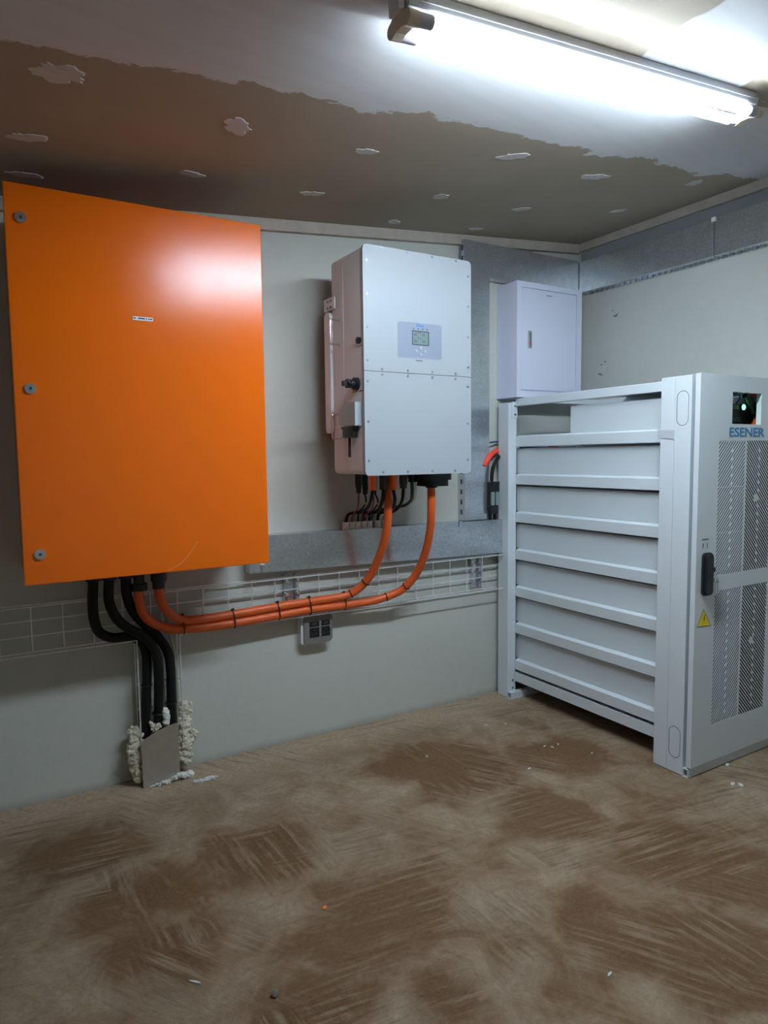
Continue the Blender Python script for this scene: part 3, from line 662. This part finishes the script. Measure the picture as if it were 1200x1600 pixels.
# ------------------------------------------------------------------ battery rack
RX0, RX1 = -.068, .534
rack = thing('battery_rack', 'tall light grey steel battery rack with slotted front door', 'rack', (.23, -.6, 0))
for sgn in (0, 1):
    def mx(a, b_): return (a, b_) if sgn == 0 else (RX0+RX1-b_, RX0+RX1-a)
    x0, x1 = mx(RX0, -.030)
    bm = bm_new(); box(bm, x0, x1, -1.154, -1.0815, 0.002, 1.588, .0015); p1 = part('front_post', bm, 'rack_grey', rack)
    bm = bm_new(); box(bm, x0+(.0012 if sgn == 0 else 0), x1-(0 if sgn == 0 else .0012), -1.0795, -1.017, 0.002, 1.588, .0015); part('front_post', bm, 'rack_grey', rack)
    if sgn == 0:
        for (zc0, zh) in ((1.463, .133), (.128, .129)):
            pts = rrect(-1.141, -1.091, zc0-zh/2, zc0+zh/2, .0249, 8)
            bm = bm_new(); tube(bm, [(RX0-.0001, p[0], p[1]) for p in pts], .0011, 5, 0, closed=True); part('knockout', bm, 'dark_line', p1)
    x0, x1 = mx(RX0, -.013)
    bm = bm_new(); box(bm, x0, x1, -.112, -.034, 0.002, 1.558, .0015); rp = part('rear_post', bm, 'rack_grey', rack)
    if sgn == 0:
        bm = bm_new(); box(bm, -.050, -.011, -.1165, -.112, 1.478, 1.562, .001); gp = part('corner_plate', bm, 'rack_grey', rack)
        for z in (1.54, 1.497): stamp('bolt', 'rack_bolt', lambda: cyl(bm_new(), (0, -.003, 0), 'y', .0062, .004, 8), 'screw_steel', gp, (-.027, -.1165, z))
        for z in (.093, .050): stamp('bolt', 'rack_bolt', None, 'screw_steel', rp, (-.032, -.112, z))
        bm = bm_new(); prism(bm, [(-.112, 1.562), (-.19, 1.540), (-.19, 1.578)], 'x', -.022, -.018); part('corner_gusset', bm, 'rack_grey', rack)
    x0, x1 = mx(-.026, .004)
    bm = bm_new(); box(bm, x0, x1, -1.016, -.117, 1.540, 1.578, .0015); part('top_rail', bm, 'rack_grey', rack)
    for k in range(7):
        zt = 1.390-.1972*k; zb = zt-.056
        # angle rail: ledge with chamfered edge and downturned lip
        pr = [(-.018, zb), (-.015, zb), (-.015, zt-.010), (.001, zt-.003), (.032, zt-.003), (.032, zt), (-.002, zt), (-.018, zt-.009)]
        if sgn: pr = [(RX0+RX1-a, b_) for a, b_ in pr]
        bm = bm_new(); prism(bm, [(a, b_) for a, b_ in pr], 'y', -1.016, -.114); part('support_rail', bm, 'rack_grey', rack)
    pr = [(-.018, .086), (.018, .086), (.018, .134), (-.018, .134)]
    if sgn: pr = [(RX0+RX1-a, b_) for a, b_ in pr]
    bm = bm_new(); prism(bm, pr, 'y', -1.016, -.114); part('base_rail', bm, 'rack_grey', rack)
def hollow_x(x0, x1, y0, y1, z0, z1, t=.003):
    b = bm_new(); box(b, x0, x1, y0, y1, z1-t, z1); box(b, x0, x1, y0, y1, z0, z0+t); box(b, x0, x1, y0, y0+t, z0+t, z1-t); box(b, x0, x1, y1-t, y1, z0+t, z1-t); return b
part('base_tube', hollow_x(RX0-.002, RX1, -1.180, -1.156, .001, .036), 'rack_grey', rack)
part('base_tube', hollow_x(RX0-.002, RX1, -.143, -.1135, .001, .036), 'rack_grey', rack)
bm = bm_new(); box(bm, -.02, RX1-.048, -.30, -.275, 1.545, 1.57, .001); part('top_crossbar', bm, 'rack_grey', rack)
bm = bm_new(); box(bm, -.02, RX1-.048, -1.15, -.42, 1.5785, 1.5805); part('roof_sheet', bm, 'rack_grey', rack)
bm = bm_new(); box(bm, RX0+.04, RX1-.04, -1.152, -1.12, .037, .085, .001); box(bm, RX0+.04, RX1-.04, -1.152, -1.12, 1.545, 1.588, .001); part('front_crossbar', bm, 'rack_grey', rack)
bm = bm_new(); prism(bm, [(-1.083, 1.3445), (-1.006, 1.3515), (-1.006, 1.3825), (-1.083, 1.380)], 'x', RX0-.0014, RX0+.0004); part('tape_strip', bm, 'tape_grey', rack, False, 'pale adhesive tape strip across the post')
# door: folded sheet with window, four louvred fields
DY0, DY1 = -1.190, -1.187
GX = ((.058, .237), (.245, .425)); GZ = ((.804, 1.337), (.197, .742))
bm = bm_new(); DZ0, DZ1 = .044, 1.591
xs = [RX0, GX[0][0], GX[0][1], GX[1][0], GX[1][1], RX1]
def sheet(a, b_, c, d): box(bm, a, b_, DY0, DY1, c, d)
sheet(RX0, GX[0][0], DZ0, DZ1); sheet(GX[1][1], RX1, DZ0, DZ1)
sheet(GX[0][0], GX[1][1], DZ0, GZ[1][0]); sheet(GX[0][0], GX[1][1], GZ[1][1], GZ[0][0]); sheet(GX[0][1], GX[1][0], GZ[1][0], GZ[1][1]); sheet(GX[0][1], GX[1][0], GZ[0][0], GZ[0][1])
WX, WZ = (.138, .336), (1.402, 1.528)
sheet(GX[0][0], GX[1][1], GZ[0][1], WZ[0]); sheet(GX[0][0], GX[1][1], WZ[1], DZ1); sheet(GX[0][0], WX[0], WZ[0], WZ[1]); sheet(WX[1], GX[1][1], WZ[0], WZ[1])
box(bm, RX0, RX0+.003, DY1, -1.169, DZ0, DZ1); box(bm, RX1-.003, RX1, DY1, -1.169, DZ0, DZ1); box(bm, RX0+.003, RX1-.003, DY1, -1.169, DZ0, DZ0+.003); box(bm, RX0+.003, RX1-.003, DY1, -1.169, DZ1-.003, DZ1)
# window reveal
box(bm, WX[0]-.002, WX[0], DY1, -1.17, WZ[0], WZ[1]); box(bm, WX[1], WX[1]+.002, DY1, -1.17, WZ[0], WZ[1]); box(bm, WX[0], WX[1], DY1, -1.17, WZ[1], WZ[1]+.002); box(bm, WX[0], WX[1], DY1, -1.17, WZ[0]-.002, WZ[0])
door = part('door', bm, 'rack_grey', rack)
def clip(poly, a, b_, c):   # keep a*x+b*z<=c
    out = []
    for i in range(len(poly)):
        p, q = poly[i], poly[(i+1) % len(poly)]; dp_, dq = a*p[0]+b_*p[1]-c, a*q[0]+b_*q[1]-c
        if dp_ <= 0: out.append(p)
        if (dp_ < 0 < dq) or (dq < 0 < dp_): t = dp_/(dp_-dq); out.append((p[0]+t*(q[0]-p[0]), p[1]+t*(q[1]-p[1])))
    return out
for gi, (gx0, gx1) in enumerate(GX):
    for (gz0, gz1) in GZ:
        bm = bm_new(); s = 1 if gi == 0 else -1; pitch = .0163; wbar = .0070
        # bars run at 45 degrees: line  z = s*x + k
        k = (gz0-s*(gx1 if s > 0 else gx0))-pitch; kmax = gz1-s*(gx0 if s > 0 else gx1)+pitch; idx = 0
        while k < kmax:
            poly = [(gx0, gz0), (gx1, gz0), (gx1, gz1), (gx0, gz1)]
            poly = clip(poly, -s, 1, k+wbar); poly = clip(poly, s, -1, -k)
            if len(poly) >= 3: prism(bm, poly, 'y', DY0, DY0+.0012)
            if idx % 2 == 0:      # small bridges that break every other slot
                xm_ = (gx0+gx1)/2; zm = s*xm_+k+wbar+(pitch-wbar)/2
                if gz0+.012 < zm < gz1-.012:
                    hw = .0045; hh = (pitch-wbar)/2+.0012
                    prism(bm, [(xm_-hw, zm-s*hw-hh), (xm_+hw, zm+s*hw-hh), (xm_+hw, zm+s*hw+hh), (xm_-hw, zm-s*hw+hh)], 'y', DY0+.0002, DY0+.0010)
            k += pitch; idx += 1
        if gi == 1:
            zc_ = gz0+.72*(gz1-gz0)-.10; prism(bm, rrect(.305, .333, zc_, zc_+.03, .008, 3), 'y', DY0+.0002, DY0+.0010)
        o = part('slotted_panel', bm, 'rack_grey', door); o['kind'] = 'stuff'
bm = bm_new(); box(bm, .455, .493, -1.163, -1.056, .09, 1.388, .002); part('shade_block', bm, 'black_plastic', rack)  # added dark block, stands in for the darkness behind the right slots
bm = text_bm('ESENER', .051, .118, DY0-.0006, 1.3525, .0004, .0011, 1.0)
xw = max(v.co.x for v in bm.verts)-.118
for v in bm.verts: v.co.x = .118+(v.co.x-.118)*(.247/xw)
part('lettering', bm, 'letter_blue', door, label='blue block lettering')
# swing handle with keys
bm = bm_new(); prism(bm, rrect(-.033, .026, .733, .902, .018, 6), 'y', DY0-.010, DY0)
prism(bm, rrect(-.028, .010, .738, .898, .016, 6), 'y', DY0-.024, DY0-.009); hd = part('swing_handle', bm, 'black_plastic', door)
bm = bm_new(); cyl(bm, (.016, DY0-.022, .835), 'y', .010, .014, 14); part('lock_barrel', bm, 'black_plastic', hd, True)
bm = bm_new(); ring(bm, (.026, DY0-.026, .818), (.3, 1, 0), .011, .011, .0012)
for (x, a) in ((.020, .0), (.034, .006)):
    cyl(bm, (x+a*.3, DY0-.028, .795), 'y', .011, .003, 14); box(bm, x-.003, x+.005, DY0-.028, DY0-.026, .735+a, .79, .0005)
kk = solid('key_ring', bm, 'chrome', 'small bunch of keys hanging from the black rack door handle', 'keys')
bm = bm_new(); prism(bm, [(-.030, .918), (-.0285, .9185), (-.023, .936), (-.0265, .940), (-.0285, .937)], 'y', DY0-.0008, DY0); prism(bm, [(-.001, .917), (.0005, .917), (.001, .940), (-.002, .940)], 'y', DY0-.0008, DY0)
for k in range(5): box(bm, -.034+k*.0085, -.034+k*.0085+.0065, DY0-.0008, DY0, .953, .9565)
part('door_marks', bm, 'dark_line', door)
def tri(s, dy, mat, y0, name, par):
    c = (-.0085, .632); P = [(-.0125, .680), (.0385, .6055), (-.0515, .6125)]
    P = [(c[0]+(p[0]-c[0])*s, c[1]+(p[1]-c[1])*s) for p in P]
    b = bm_new(); prism(b, P, 'y', y0-dy, y0); return part(name, b, mat, par)
ws = tri(1.0, .0006, 'dark_plastic', DY0, 'warning_sticker', door); ws['label'] = 'yellow triangular electric shock warning sticker'
tri(.90, .0004, 'warning_yellow', DY0-.0006, 'sticker_face', ws)
bm = bm_new(); prism(bm, [(-.004, .657), (-.014, .638), (-.008, .638), (-.013, .622), (-.001, .643), (-.007, .643), (.001, .657)], 'y', DY0-.0014, DY0-.001); part('lightning_bolt', bm, 'warning_red', ws)

# battery modules on the rails, control box in the top bay
ORD = ['topmost', 'second from top', 'third from top', 'fourth from top', 'fifth from top', 'lowest']
for k in range(6):
    zt = 1.390-.1972*(k+1); z1 = 1.390-.1972*k-.056-.006
    m_ = thing('battery_module', f'flat grey battery module, {ORD[k]} of the six in the rack', 'battery', (.233, -.58, zt+.0005), 'battery modules in the rack')
    bm = bm_new(); box(bm, .0045, .4615, -1.045, -.095, zt+.0005, z1-.004, .002); part('case', bm, 'module_grey', m_)
    bm = bm_new(); box(bm, .0045, .4615, -1.052, -1.0455, zt-.050 if k < 5 else .095, zt+.1445, .001); fp = part('front_panel', bm, 'module_front', m_)  # made dark and tall to hide the pale gaps, so the slots look shaded
    for x in (.075, .39):
        bm = bm_new(); tube(bm, [(x, -1.052, zt+.03), (x, -1.085, zt+.033), (x, -1.085, z1-.037), (x, -1.052, z1-.034)], .004, 8, 3); part('handle', bm, 'dark_plastic', fp, True)
cb = thing('control_box', 'shorter grey battery control box in the top bay of the rack', 'control unit', (.23, -.78, 1.3905))
bm = bm_new(); box(bm, .0045, .4615, -1.110, -.467, 1.3905, 1.516, .002); part('case', bm, 'module_grey', cb)
bm = bm_new(); box(bm, .0045, .4615, -1.118, -1.1105, 1.3905, 1.488, .001); fp = part('front_panel', bm, 'module_front', cb)
bm = bm_new(); cyl(bm, (.306, -1.133, 1.4755), 'y', .013, .015, 18); pb = part('power_button', bm, 'black_plastic', fp, True)
bm = bm_new(); ring(bm, (.306, -1.1335, 1.4755), (0, 1, 0), .0085, .0085, .0032, 18, 6); part('button_light', bm, 'led_green', pb, True, 'glowing green button ring')
bm = bm_new(); box(bm, .235, .285, -1.128, -1.118, 1.464, 1.487, .002); part('terminal_block', bm, 'black_plastic', fp)
bm = bm_new(); box(bm, .235, .30, -1.128, -1.118, 1.412, 1.434, .002); part('terminal_block', bm, 'black_plastic', fp)
# plug and leads behind the door window
bm = bm_new(); tube(bm, [(.296, -1.142, 1.523), (.312, -1.142, 1.517), (.342, -1.142, 1.492), (.366, -1.142, 1.456)], lambda t: .011+.009*t, 10, 5)
solid('plug_lead', bm, 'black_plastic', 'black angled plug seen through the rack door window', 'plug', None, True)
bm = bm_new(); tube(bm, [(.352, -1.14, 1.529), (.376, -1.14, 1.5305), (.396, -1.14, 1.521), (.402, -1.14, 1.503)], .0085, 10, 6); o = solid('orange_lead', bm, 'bright_red', 'bright orange-red bent lead in the rack door window', 'cable', None, True)
bm = bm_new(); tube(bm, [(.402, -1.14, 1.5025), (.4025, -1.14, 1.487)], .0072, 10, 0); part('ferrule', bm, 'gland_white', o, True)
bm = bm_new(); tube(bm, [(.4025, -1.14, 1.4865), (.396, -1.14, 1.455), (.381, -1.14, 1.426), (.366, -1.14, 1.400)], .0105, 10, 5); solid('orange_lead', bm, 'cable_orange', 'orange cable running down at the right of the rack door window', 'cable', None, True)
bm = bm_new(); tube(bm, [(.222, -1.14, 1.527), (.235, -1.14, 1.532), (.258, -1.14, 1.525), (.268, -1.14, 1.508), (.258, -1.13, 1.489)], .0042, 8, 6); solid('blue_wire', bm, 'wire_blue', 'dark blue wire loop at the left of the rack door window', 'wire', None, True)
# cables behind and beside the rack
bm = bm_new(); tube(bm, [(-.009, -.13, 1.326), (.05, -.16, 1.327), (.15, -.2, 1.325), (.3, -.22, 1.327)], .0042, 8, 5); solid('rack_wire', bm, 'wire_blue', 'dark wire lying in the gap under the top rack rail', 'wire', None, True)
bm = bm_new(); box(bm, .02, .055, -.345, -.305, 1.3235, 1.3305, .002); solid('orange_plug', bm, 'bright_red', 'small orange plug glimpsed in the gap under the top rail', 'plug')
bm = bm_new(); tube(bm, [(-.148, -.075, 1.14), (-.146, -.075, 1.19), (-.135, -.075, 1.235), (-.105, -.07, 1.272), (-.05, -.02, 1.285)], .0095, 10, 8); bm2 = bm
o = solid('battery_cable', bm, 'black_rubber', 'black cable arching from the black coupler behind the rack post', 'cable', None, True)
bm = bm_new(); tube(bm, [(-.178, -.055, 1.235), (-.160, -.06, 1.268), (-.128, -.055, 1.298), (-.06, -.02, 1.315)], .013, 10, 8); solid('battery_cable', bm, 'bright_red', 'bright orange cable stub between trunking and rack post', 'cable', None, True)
bm = bm_new(); tube(bm, [(-.19, -.04, 1.345), (-.15, -.045, 1.352), (-.09, -.03, 1.358), (-.03, -.015, 1.36)], .0045, 8, 6); solid('blue_wire', bm, 'wire_blue', 'dark blue wire crossing between trunking and rack post', 'wire', None, True)
cp = thing('cable_coupler', 'black twin cable coupler standing on the trunking by the rack', 'connector', (-.137, -.06, .955))
bm = bm_new(); prism(bm, [(-.162, 1.150), (-.100, 1.152), (-.104, 1.04), (-.110, 1.01), (-.118, .985), (-.158, .985), (-.163, 1.01)], 'y', -.082, -.045); part('shell', bm, 'black_plastic', cp)
for x in (-.149, -.118):
    bm = bm_new(); prism(bm, rrect(x-.011, x+.011, 1.03, 1.10, .006, 3), 'y', -.088, -.081); part('coupling_clip', bm, 'lcd', cp)
    bm = bm_new(); cyl(bm, (x+.002, -.062, .9545), 'z', .009, .032, 10); part('cable_stub', bm, 'black_rubber', cp, True)

# ------------------------------------------------------------------ wire mesh cable tray
tray = thing('wire_cable_tray', 'galvanised wire mesh cable tray along the wall carrying orange cables', 'cable tray', (-1.25, -.05, .59))
TB, TF, TZ0, TZ1, R_ = -.028, -.078, .588, .764, .0028
TXL, TXR = -3.0, -.072
DX0, DX1 = -1.927, -1.763      # the gap where the vertical drop branches off
def rod(p, q, parent, mat='steel_wire', r=R_): 
    bm = bm_new(); tube(bm, [p, q], r, 6, 0); return part('wire', bm, mat, parent, True)
for (y, z) in ((TB, TZ1), (TF, TZ1+.002), (TB, .705), (TB, .648)):
    rod((TXL, y, z), (TXR, y, z), tray)
for (y, z) in ((TB, TZ0), (TF, TZ0)):
    rod((TXL, y, z), (DX0, y, z), tray); rod((DX1, y, z), (TXR, y, z), tray)
k = 0
while True:
    x = -2.9165+.1055*k; k += 1
    if x > -.08: break
    low = [] if DX0 < x < DX1 else [(x, TF, TZ0-.003)]
    pts = [(x, TF, TZ1-.002), (x, TB-.004, TZ1-.003), (x, TB-.004, TZ0 if low else TZ0+.06)]+low
    bm = bm_new(); tube(bm, pts, R_*.9, 6, 0); part('wire', bm, 'steel_wire', tray, True)
for x in (DX0, DX1):
    for y in (TB, TF): rod((x, y, .14), (x, y, TZ0), tray)
for x in (DX0+.055, DX1-.055): rod((x, TB, .14), (x, TB, .70), tray)
for z in (.20, .30, .40, .50):
    bm = bm_new(); tube(bm, [(DX0+.002, TF, z), (DX0+.002, TB-.004, z), (DX1-.002, TB-.004, z), (DX1-.002, TF, z)], R_*.9, 6, 0); part('wire', bm, 'steel_wire', tray, True)
for (x0, x1, z0, z1) in ((-1.287, -1.216, .590, .775), (-.238, -.172, .596, .748)):
    bm = bm_new()
    box(bm, x0, x0+.018, -.022, -.001, z0, z1, .001); box(bm, x1-.018, x1, -.022, -.001, z0, z1, .001); box(bm, x0+.018, x1-.018, -.008, -.001, z0, z1)
    br = part('wall_bracket', bm, 'galvanised', tray)
    for z in (z0+.04, (z0+z1)/2, z1-.03):
        for xx in (x0+.009, x1-.009): stamp('wire_hook', 'tray_hook', lambda: box(bm_new(), -.007, .007, -.007, .007, -.008, .008, .001), 'chrome', br, (xx, -.029, z))

# cable ties
TIE = [(-1.751, .628, 'first black cable tie from the orange enclosure round both orange cables'), (-1.542, .622, 'second black cable tie from the orange enclosure round both orange cables'),
       (-1.343, .630, 'third black cable tie from the orange enclosure round both orange cables'), (-1.195, .634, 'fourth black cable tie, above the wall socket'), (-1.022, .635, 'fifth black cable tie, where the orange cables part')]
for x, z, lab in TIE:
    bm = bm_new(); ring(bm, (x, -.080, z), (1, .05, .12), .0405, .0215, .0028, 22, 6); box(bm, x-.004, x+.004, -.090, -.082, z+.037, z+.046, .001)
    solid('cable_tie', bm, 'black_plastic', lab, 'cable tie', 'cable ties on the orange cables', True)
def tie_on(key, i, r, lab):
    p = catmull(CAB[key], 8); d = p[i+1]-p[i-1]
    bm = bm_new(); ring(bm, p[i], d, r, r, .0026, 18, 6); solid('cable_tie', bm, 'black_plastic', lab, 'cable tie', 'cable ties on the orange cables', True)
tie_on('orange_lower', 8*12+3, .0205, 'black cable tie high on the lower orange cable at the tray edge')
tie_on('orange_lower', 8*11+1, .0205, 'black cable tie low on the bend of the lower orange cable')
tie_on('orange_upper', 8*11+2, .0205, 'black cable tie high on the upper orange cable at the tray edge')
tie_on('orange_upper', 8*10+1, .0205, 'black cable tie low on the bend of the upper orange cable')
for key, i, lab in (('black1', 8*9+2, 'black tie on the leftmost black cable in the tray drop'), ('black2', 8*9, 'black tie on the middle black cable in the tray drop'), ('black3', 8*8+2, 'black tie on the right black cable in the tray drop')):
    tie_on(key, i, .0205, lab)

# ------------------------------------------------------------------ socket
sk = thing('wall_socket', 'grey double wall socket with dark inserts just below the cable tray', 'socket', (-1.146, -.02, .447))
bm = bm_new(); prism(bm, rrect(-1.218, -1.068, .447, .583, .016, 5), 'y', -.040, -.0005); part('housing', bm, 'fixture_white', sk)
bm = bm_new(); prism(bm, rrect(-1.207, -1.066, .449, .580, .022, 5), 'y', -.050, -.040); fp = part('face_plate', bm, 'socket_grey', sk)
for (a, b_, c, d, n_) in ((-1.181, -1.133, .527, .552, 'switch'), (-1.181, -1.133, .478, .523, 'outlet'), (-1.122, -1.079, .527, .552, 'switch'), (-1.122, -1.079, .478, .523, 'outlet')):
    bm = bm_new(); box(bm, a, b_, -.0515, -.0495, c, d, .0008); q = part(n_, bm, 'black_plastic', fp)
    bm = bm_new()
    if n_ == 'switch': box(bm, a+.012, b_-.012, -.0535, -.051, c+.007, d-.007, .001)
    else:
        for (px, pz) in ((.5, .75), (.28, .35), (.72, .35)): cyl(bm, (a+(b_-a)*px, -.0525, c+(d-c)*pz), 'y', .0042, .002, 10)
    part('rocker' if n_ == 'switch' else 'pin_hole', bm, 'dark_plastic', q)

# ------------------------------------------------------------------ steel cover plate and foam at the floor entry
bm = bm_new()
P0, P1 = Vector((-1.929, -.100, .001)), Vector((-1.786, -.098, .001))
pl = [(0, 0), (.143, .0), (.143, .237), (.10, .229), (.05, .215), (.012, .196), (-.003, .188)]
d = (P1-P0).normalized(); nr = Vector((d.y, -d.x, 0))
tb = bmesh.new(); th = .0018
A = [tb.verts.new(P0+d*a+Vector((0, 0, b_))+nr*0) for a, b_ in pl]; B = [tb.verts.new(P0+d*a+Vector((0, 0, b_))-nr*th) for a, b_ in pl]
tb.faces.new(A); tb.faces.new(list(reversed(B)))
for i in range(len(pl)): tb.faces.new((A[i], B[i], B[(i+1) % len(pl)], A[(i+1) % len(pl)]))
bmesh.ops.recalc_face_normals(tb, faces=tb.faces); merge(bm, tb)
solid('cover_plate', bm, 'stainless', 'bare steel sheet standing at the floor in front of the cable entry', 'plate')

def foam(pts, rad, seed, n=6, amp=.35, lumps=30, lr=(.004, .010)):
    rnd = random.Random(seed); path = catmull(pts, n); tb = bmesh.new()
    def blob(c, r, sub):
        t2 = bmesh.new(); bmesh.ops.create_icosphere(t2, subdivisions=sub, radius=1.0); off = Vector((rnd.uniform(0, 50),)*3)
        for v in t2.verts:
            nn = v.co.normalized(); v.co = Vector(c)+nn*r*(1+amp*mnoise.noise(nn*1.7+off)+amp*.5*mnoise.noise(nn*4.5+off))
        merge(tb, t2)
    for i, p in enumerate(path):
        r = rad(i/(len(path)-1))*rnd.uniform(.8, 1.15); blob(p+Vector((rnd.uniform(-1, 1), 0, rnd.uniform(-1, 1)))*r*.2, r, 3)
    for k in range(lumps):
        p = rnd.choice(path); r = rad(.5); a = rnd.uniform(0, 6.28)
        blob(p+Vector((math.cos(a)*r, -rnd.uniform(.2, .9)*r, math.sin(a)*r)), rnd.uniform(*lr), 2)
    for v in tb.verts: v.co.y = min(v.co.y, -.0005); v.co.z = max(v.co.z, .0005)
    return tb
FG = 'foam beads round the cable entry'
solid('expanding_foam', foam([(-1.938, -.045, .225), (-1.944, -.05, .18), (-1.948, -.055, .13), (-1.946, -.06, .08), (-1.94, -.065, .03)], lambda t: .014+.012*math.sin(3.0*t), 3), 'foam_cream', 'yellowed foam bead bulging at the left edge of the steel plate', 'foam', FG, True)
solid('expanding_foam', foam([(-1.742, -.02, .275), (-1.742, -.025, .23), (-1.748, -.03, .18), (-1.75, -.035, .13), (-1.752, -.04, .085), (-1.757, -.045, .05)], lambda t: .017+.010*math.sin(2.8*t), 5, lumps=60), 'foam_cream', 'crumbly foam bead climbing the wall at the right of the steel plate', 'foam', FG, True)
solid('expanding_foam', foam([(-1.905, -.106, .004), (-1.87, -.107, .007), (-1.83, -.107, .012), (-1.79, -.106, .022), (-1.76, -.10, .012), (-1.745, -.10, .008)], lambda t: .004+.016*t*t if t < .8 else .014, 8, lumps=16, lr=(.003, .006)), 'foam_white', 'pale foam bead along the foot of the steel plate', 'foam', FG, True)
solid('expanding_foam', foam([(-1.745, -.165, .006), (-1.715, -.17, .006), (-1.69, -.165, .005), (-1.665, -.17, .006)], lambda t: .0075, 11, lumps=14, lr=(.003, .006)), 'foam_white', 'loose strip of foam lying on the floor right of the steel plate', 'foam', FG, True)
solid('expanding_foam', foam([(-1.885, -.075, .245), (-1.872, -.08, .22), (-1.858, -.08, .235)], lambda t: .009, 14, lumps=14, lr=(.003, .006)), 'foam_cream', 'small foam lump between the black cables above the steel plate', 'foam', FG, True)
solid('expanding_foam', foam([(-1.828, -.07, .285), (-1.828, -.075, .265), (-1.827, -.075, .235)], lambda t: .012, 15, lumps=8, lr=(.003, .006), amp=.15), 'foam_white', 'smooth white foam plug between the black cables above the steel plate', 'foam', FG, True)
solid('expanding_foam', foam([(-1.705, -.012, .135), (-1.70, -.014, .145)], lambda t: .012, 17, lumps=5, lr=(.003, .006)), 'foam_cream', 'single foam knob stuck to the wall right of the plate', 'foam', FG, True)

# ------------------------------------------------------------------ bits on the floor
def crumb(c, sx, sy, sz, rot, seed, mat, name, label, cat, group=None):
    rnd = random.Random(seed); tb = bmesh.new(); bmesh.ops.create_icosphere(tb, subdivisions=2, radius=1.0); off = Vector((rnd.uniform(0, 50),)*3)
    for v in tb.verts:
        q = v.co*(1+.35*mnoise.noise(v.co*1.6+off)); x, y = q.x*sx, q.y*sy
        v.co = Vector((c[0]+x*math.cos(rot)-y*math.sin(rot), c[1]+x*math.sin(rot)+y*math.cos(rot), max(0.0003, c[2]+sz*.6+q.z*sz)))
    return solid(name, tb, mat, label, cat, group, True)
crumb((-1.6355, -1.112, 0), .0085, .0065, .004, .3, 1, 'debris_orange', 'plastic_scrap', 'small bright orange scrap lying alone mid-floor', 'scrap')
crumb((-1.875, -1.333, 0), .013, .009, .007, .6, 2, 'debris_stone', 'pebble', 'dark pebble in the near left of the floor', 'pebble')

CH = [(.04,-1.30,.018,.007,.003,.4,'white paper scrap on the floor in front of the rack door'),(.055,-1.322,.012,.008,.004,1.2,'smaller white scrap beside the paper scrap by the rack door'),(.169,-1.197,.012,.007,.007,.2,'pale chip touching the base of the rack door'),
 (-.829,-.46,.010,.003,.002,1.4,'thin white shaving on the brown stain furthest left'),(-.33,-.656,.010,.0025,.002,.3,'white shaving lying flat between two others near the rack'),(-.309,-.68,.009,.0025,.002,2.0,'short white shaving just behind the flat one near the rack'),
 (-.265,-.673,.008,.003,.002,1.0,'tiny white chip right of the shavings near the rack'),(-.537,-.78,.010,.003,.002,.1,'lone white shaving mid-floor in front of the rack side'),(-.209,-.817,.006,.003,.002,.5,'white speck closest to the rack front post'),
 (-1.14,-1.711,.010,.003,.002,.2,'white speck alone in the near right of the floor'),(-2.029,-1.192,.018,.003,.003,-.8,'pale curled shaving in the near left of the floor'),(-.395,-.334,.007,.003,.002,.4,'tiny white chip on the pale floor by the wall'),(-.308,-.371,.007,.003,.002,.9,'tiny white chip nearest the rack rear post')]
for i, (x, y, a, b_, c, r, lab) in enumerate(CH):
    crumb((x, y, 0), a, b_, c, r, 30+i, 'debris_white', 'floor_scrap', lab, 'scrap', 'white scraps on the floor')
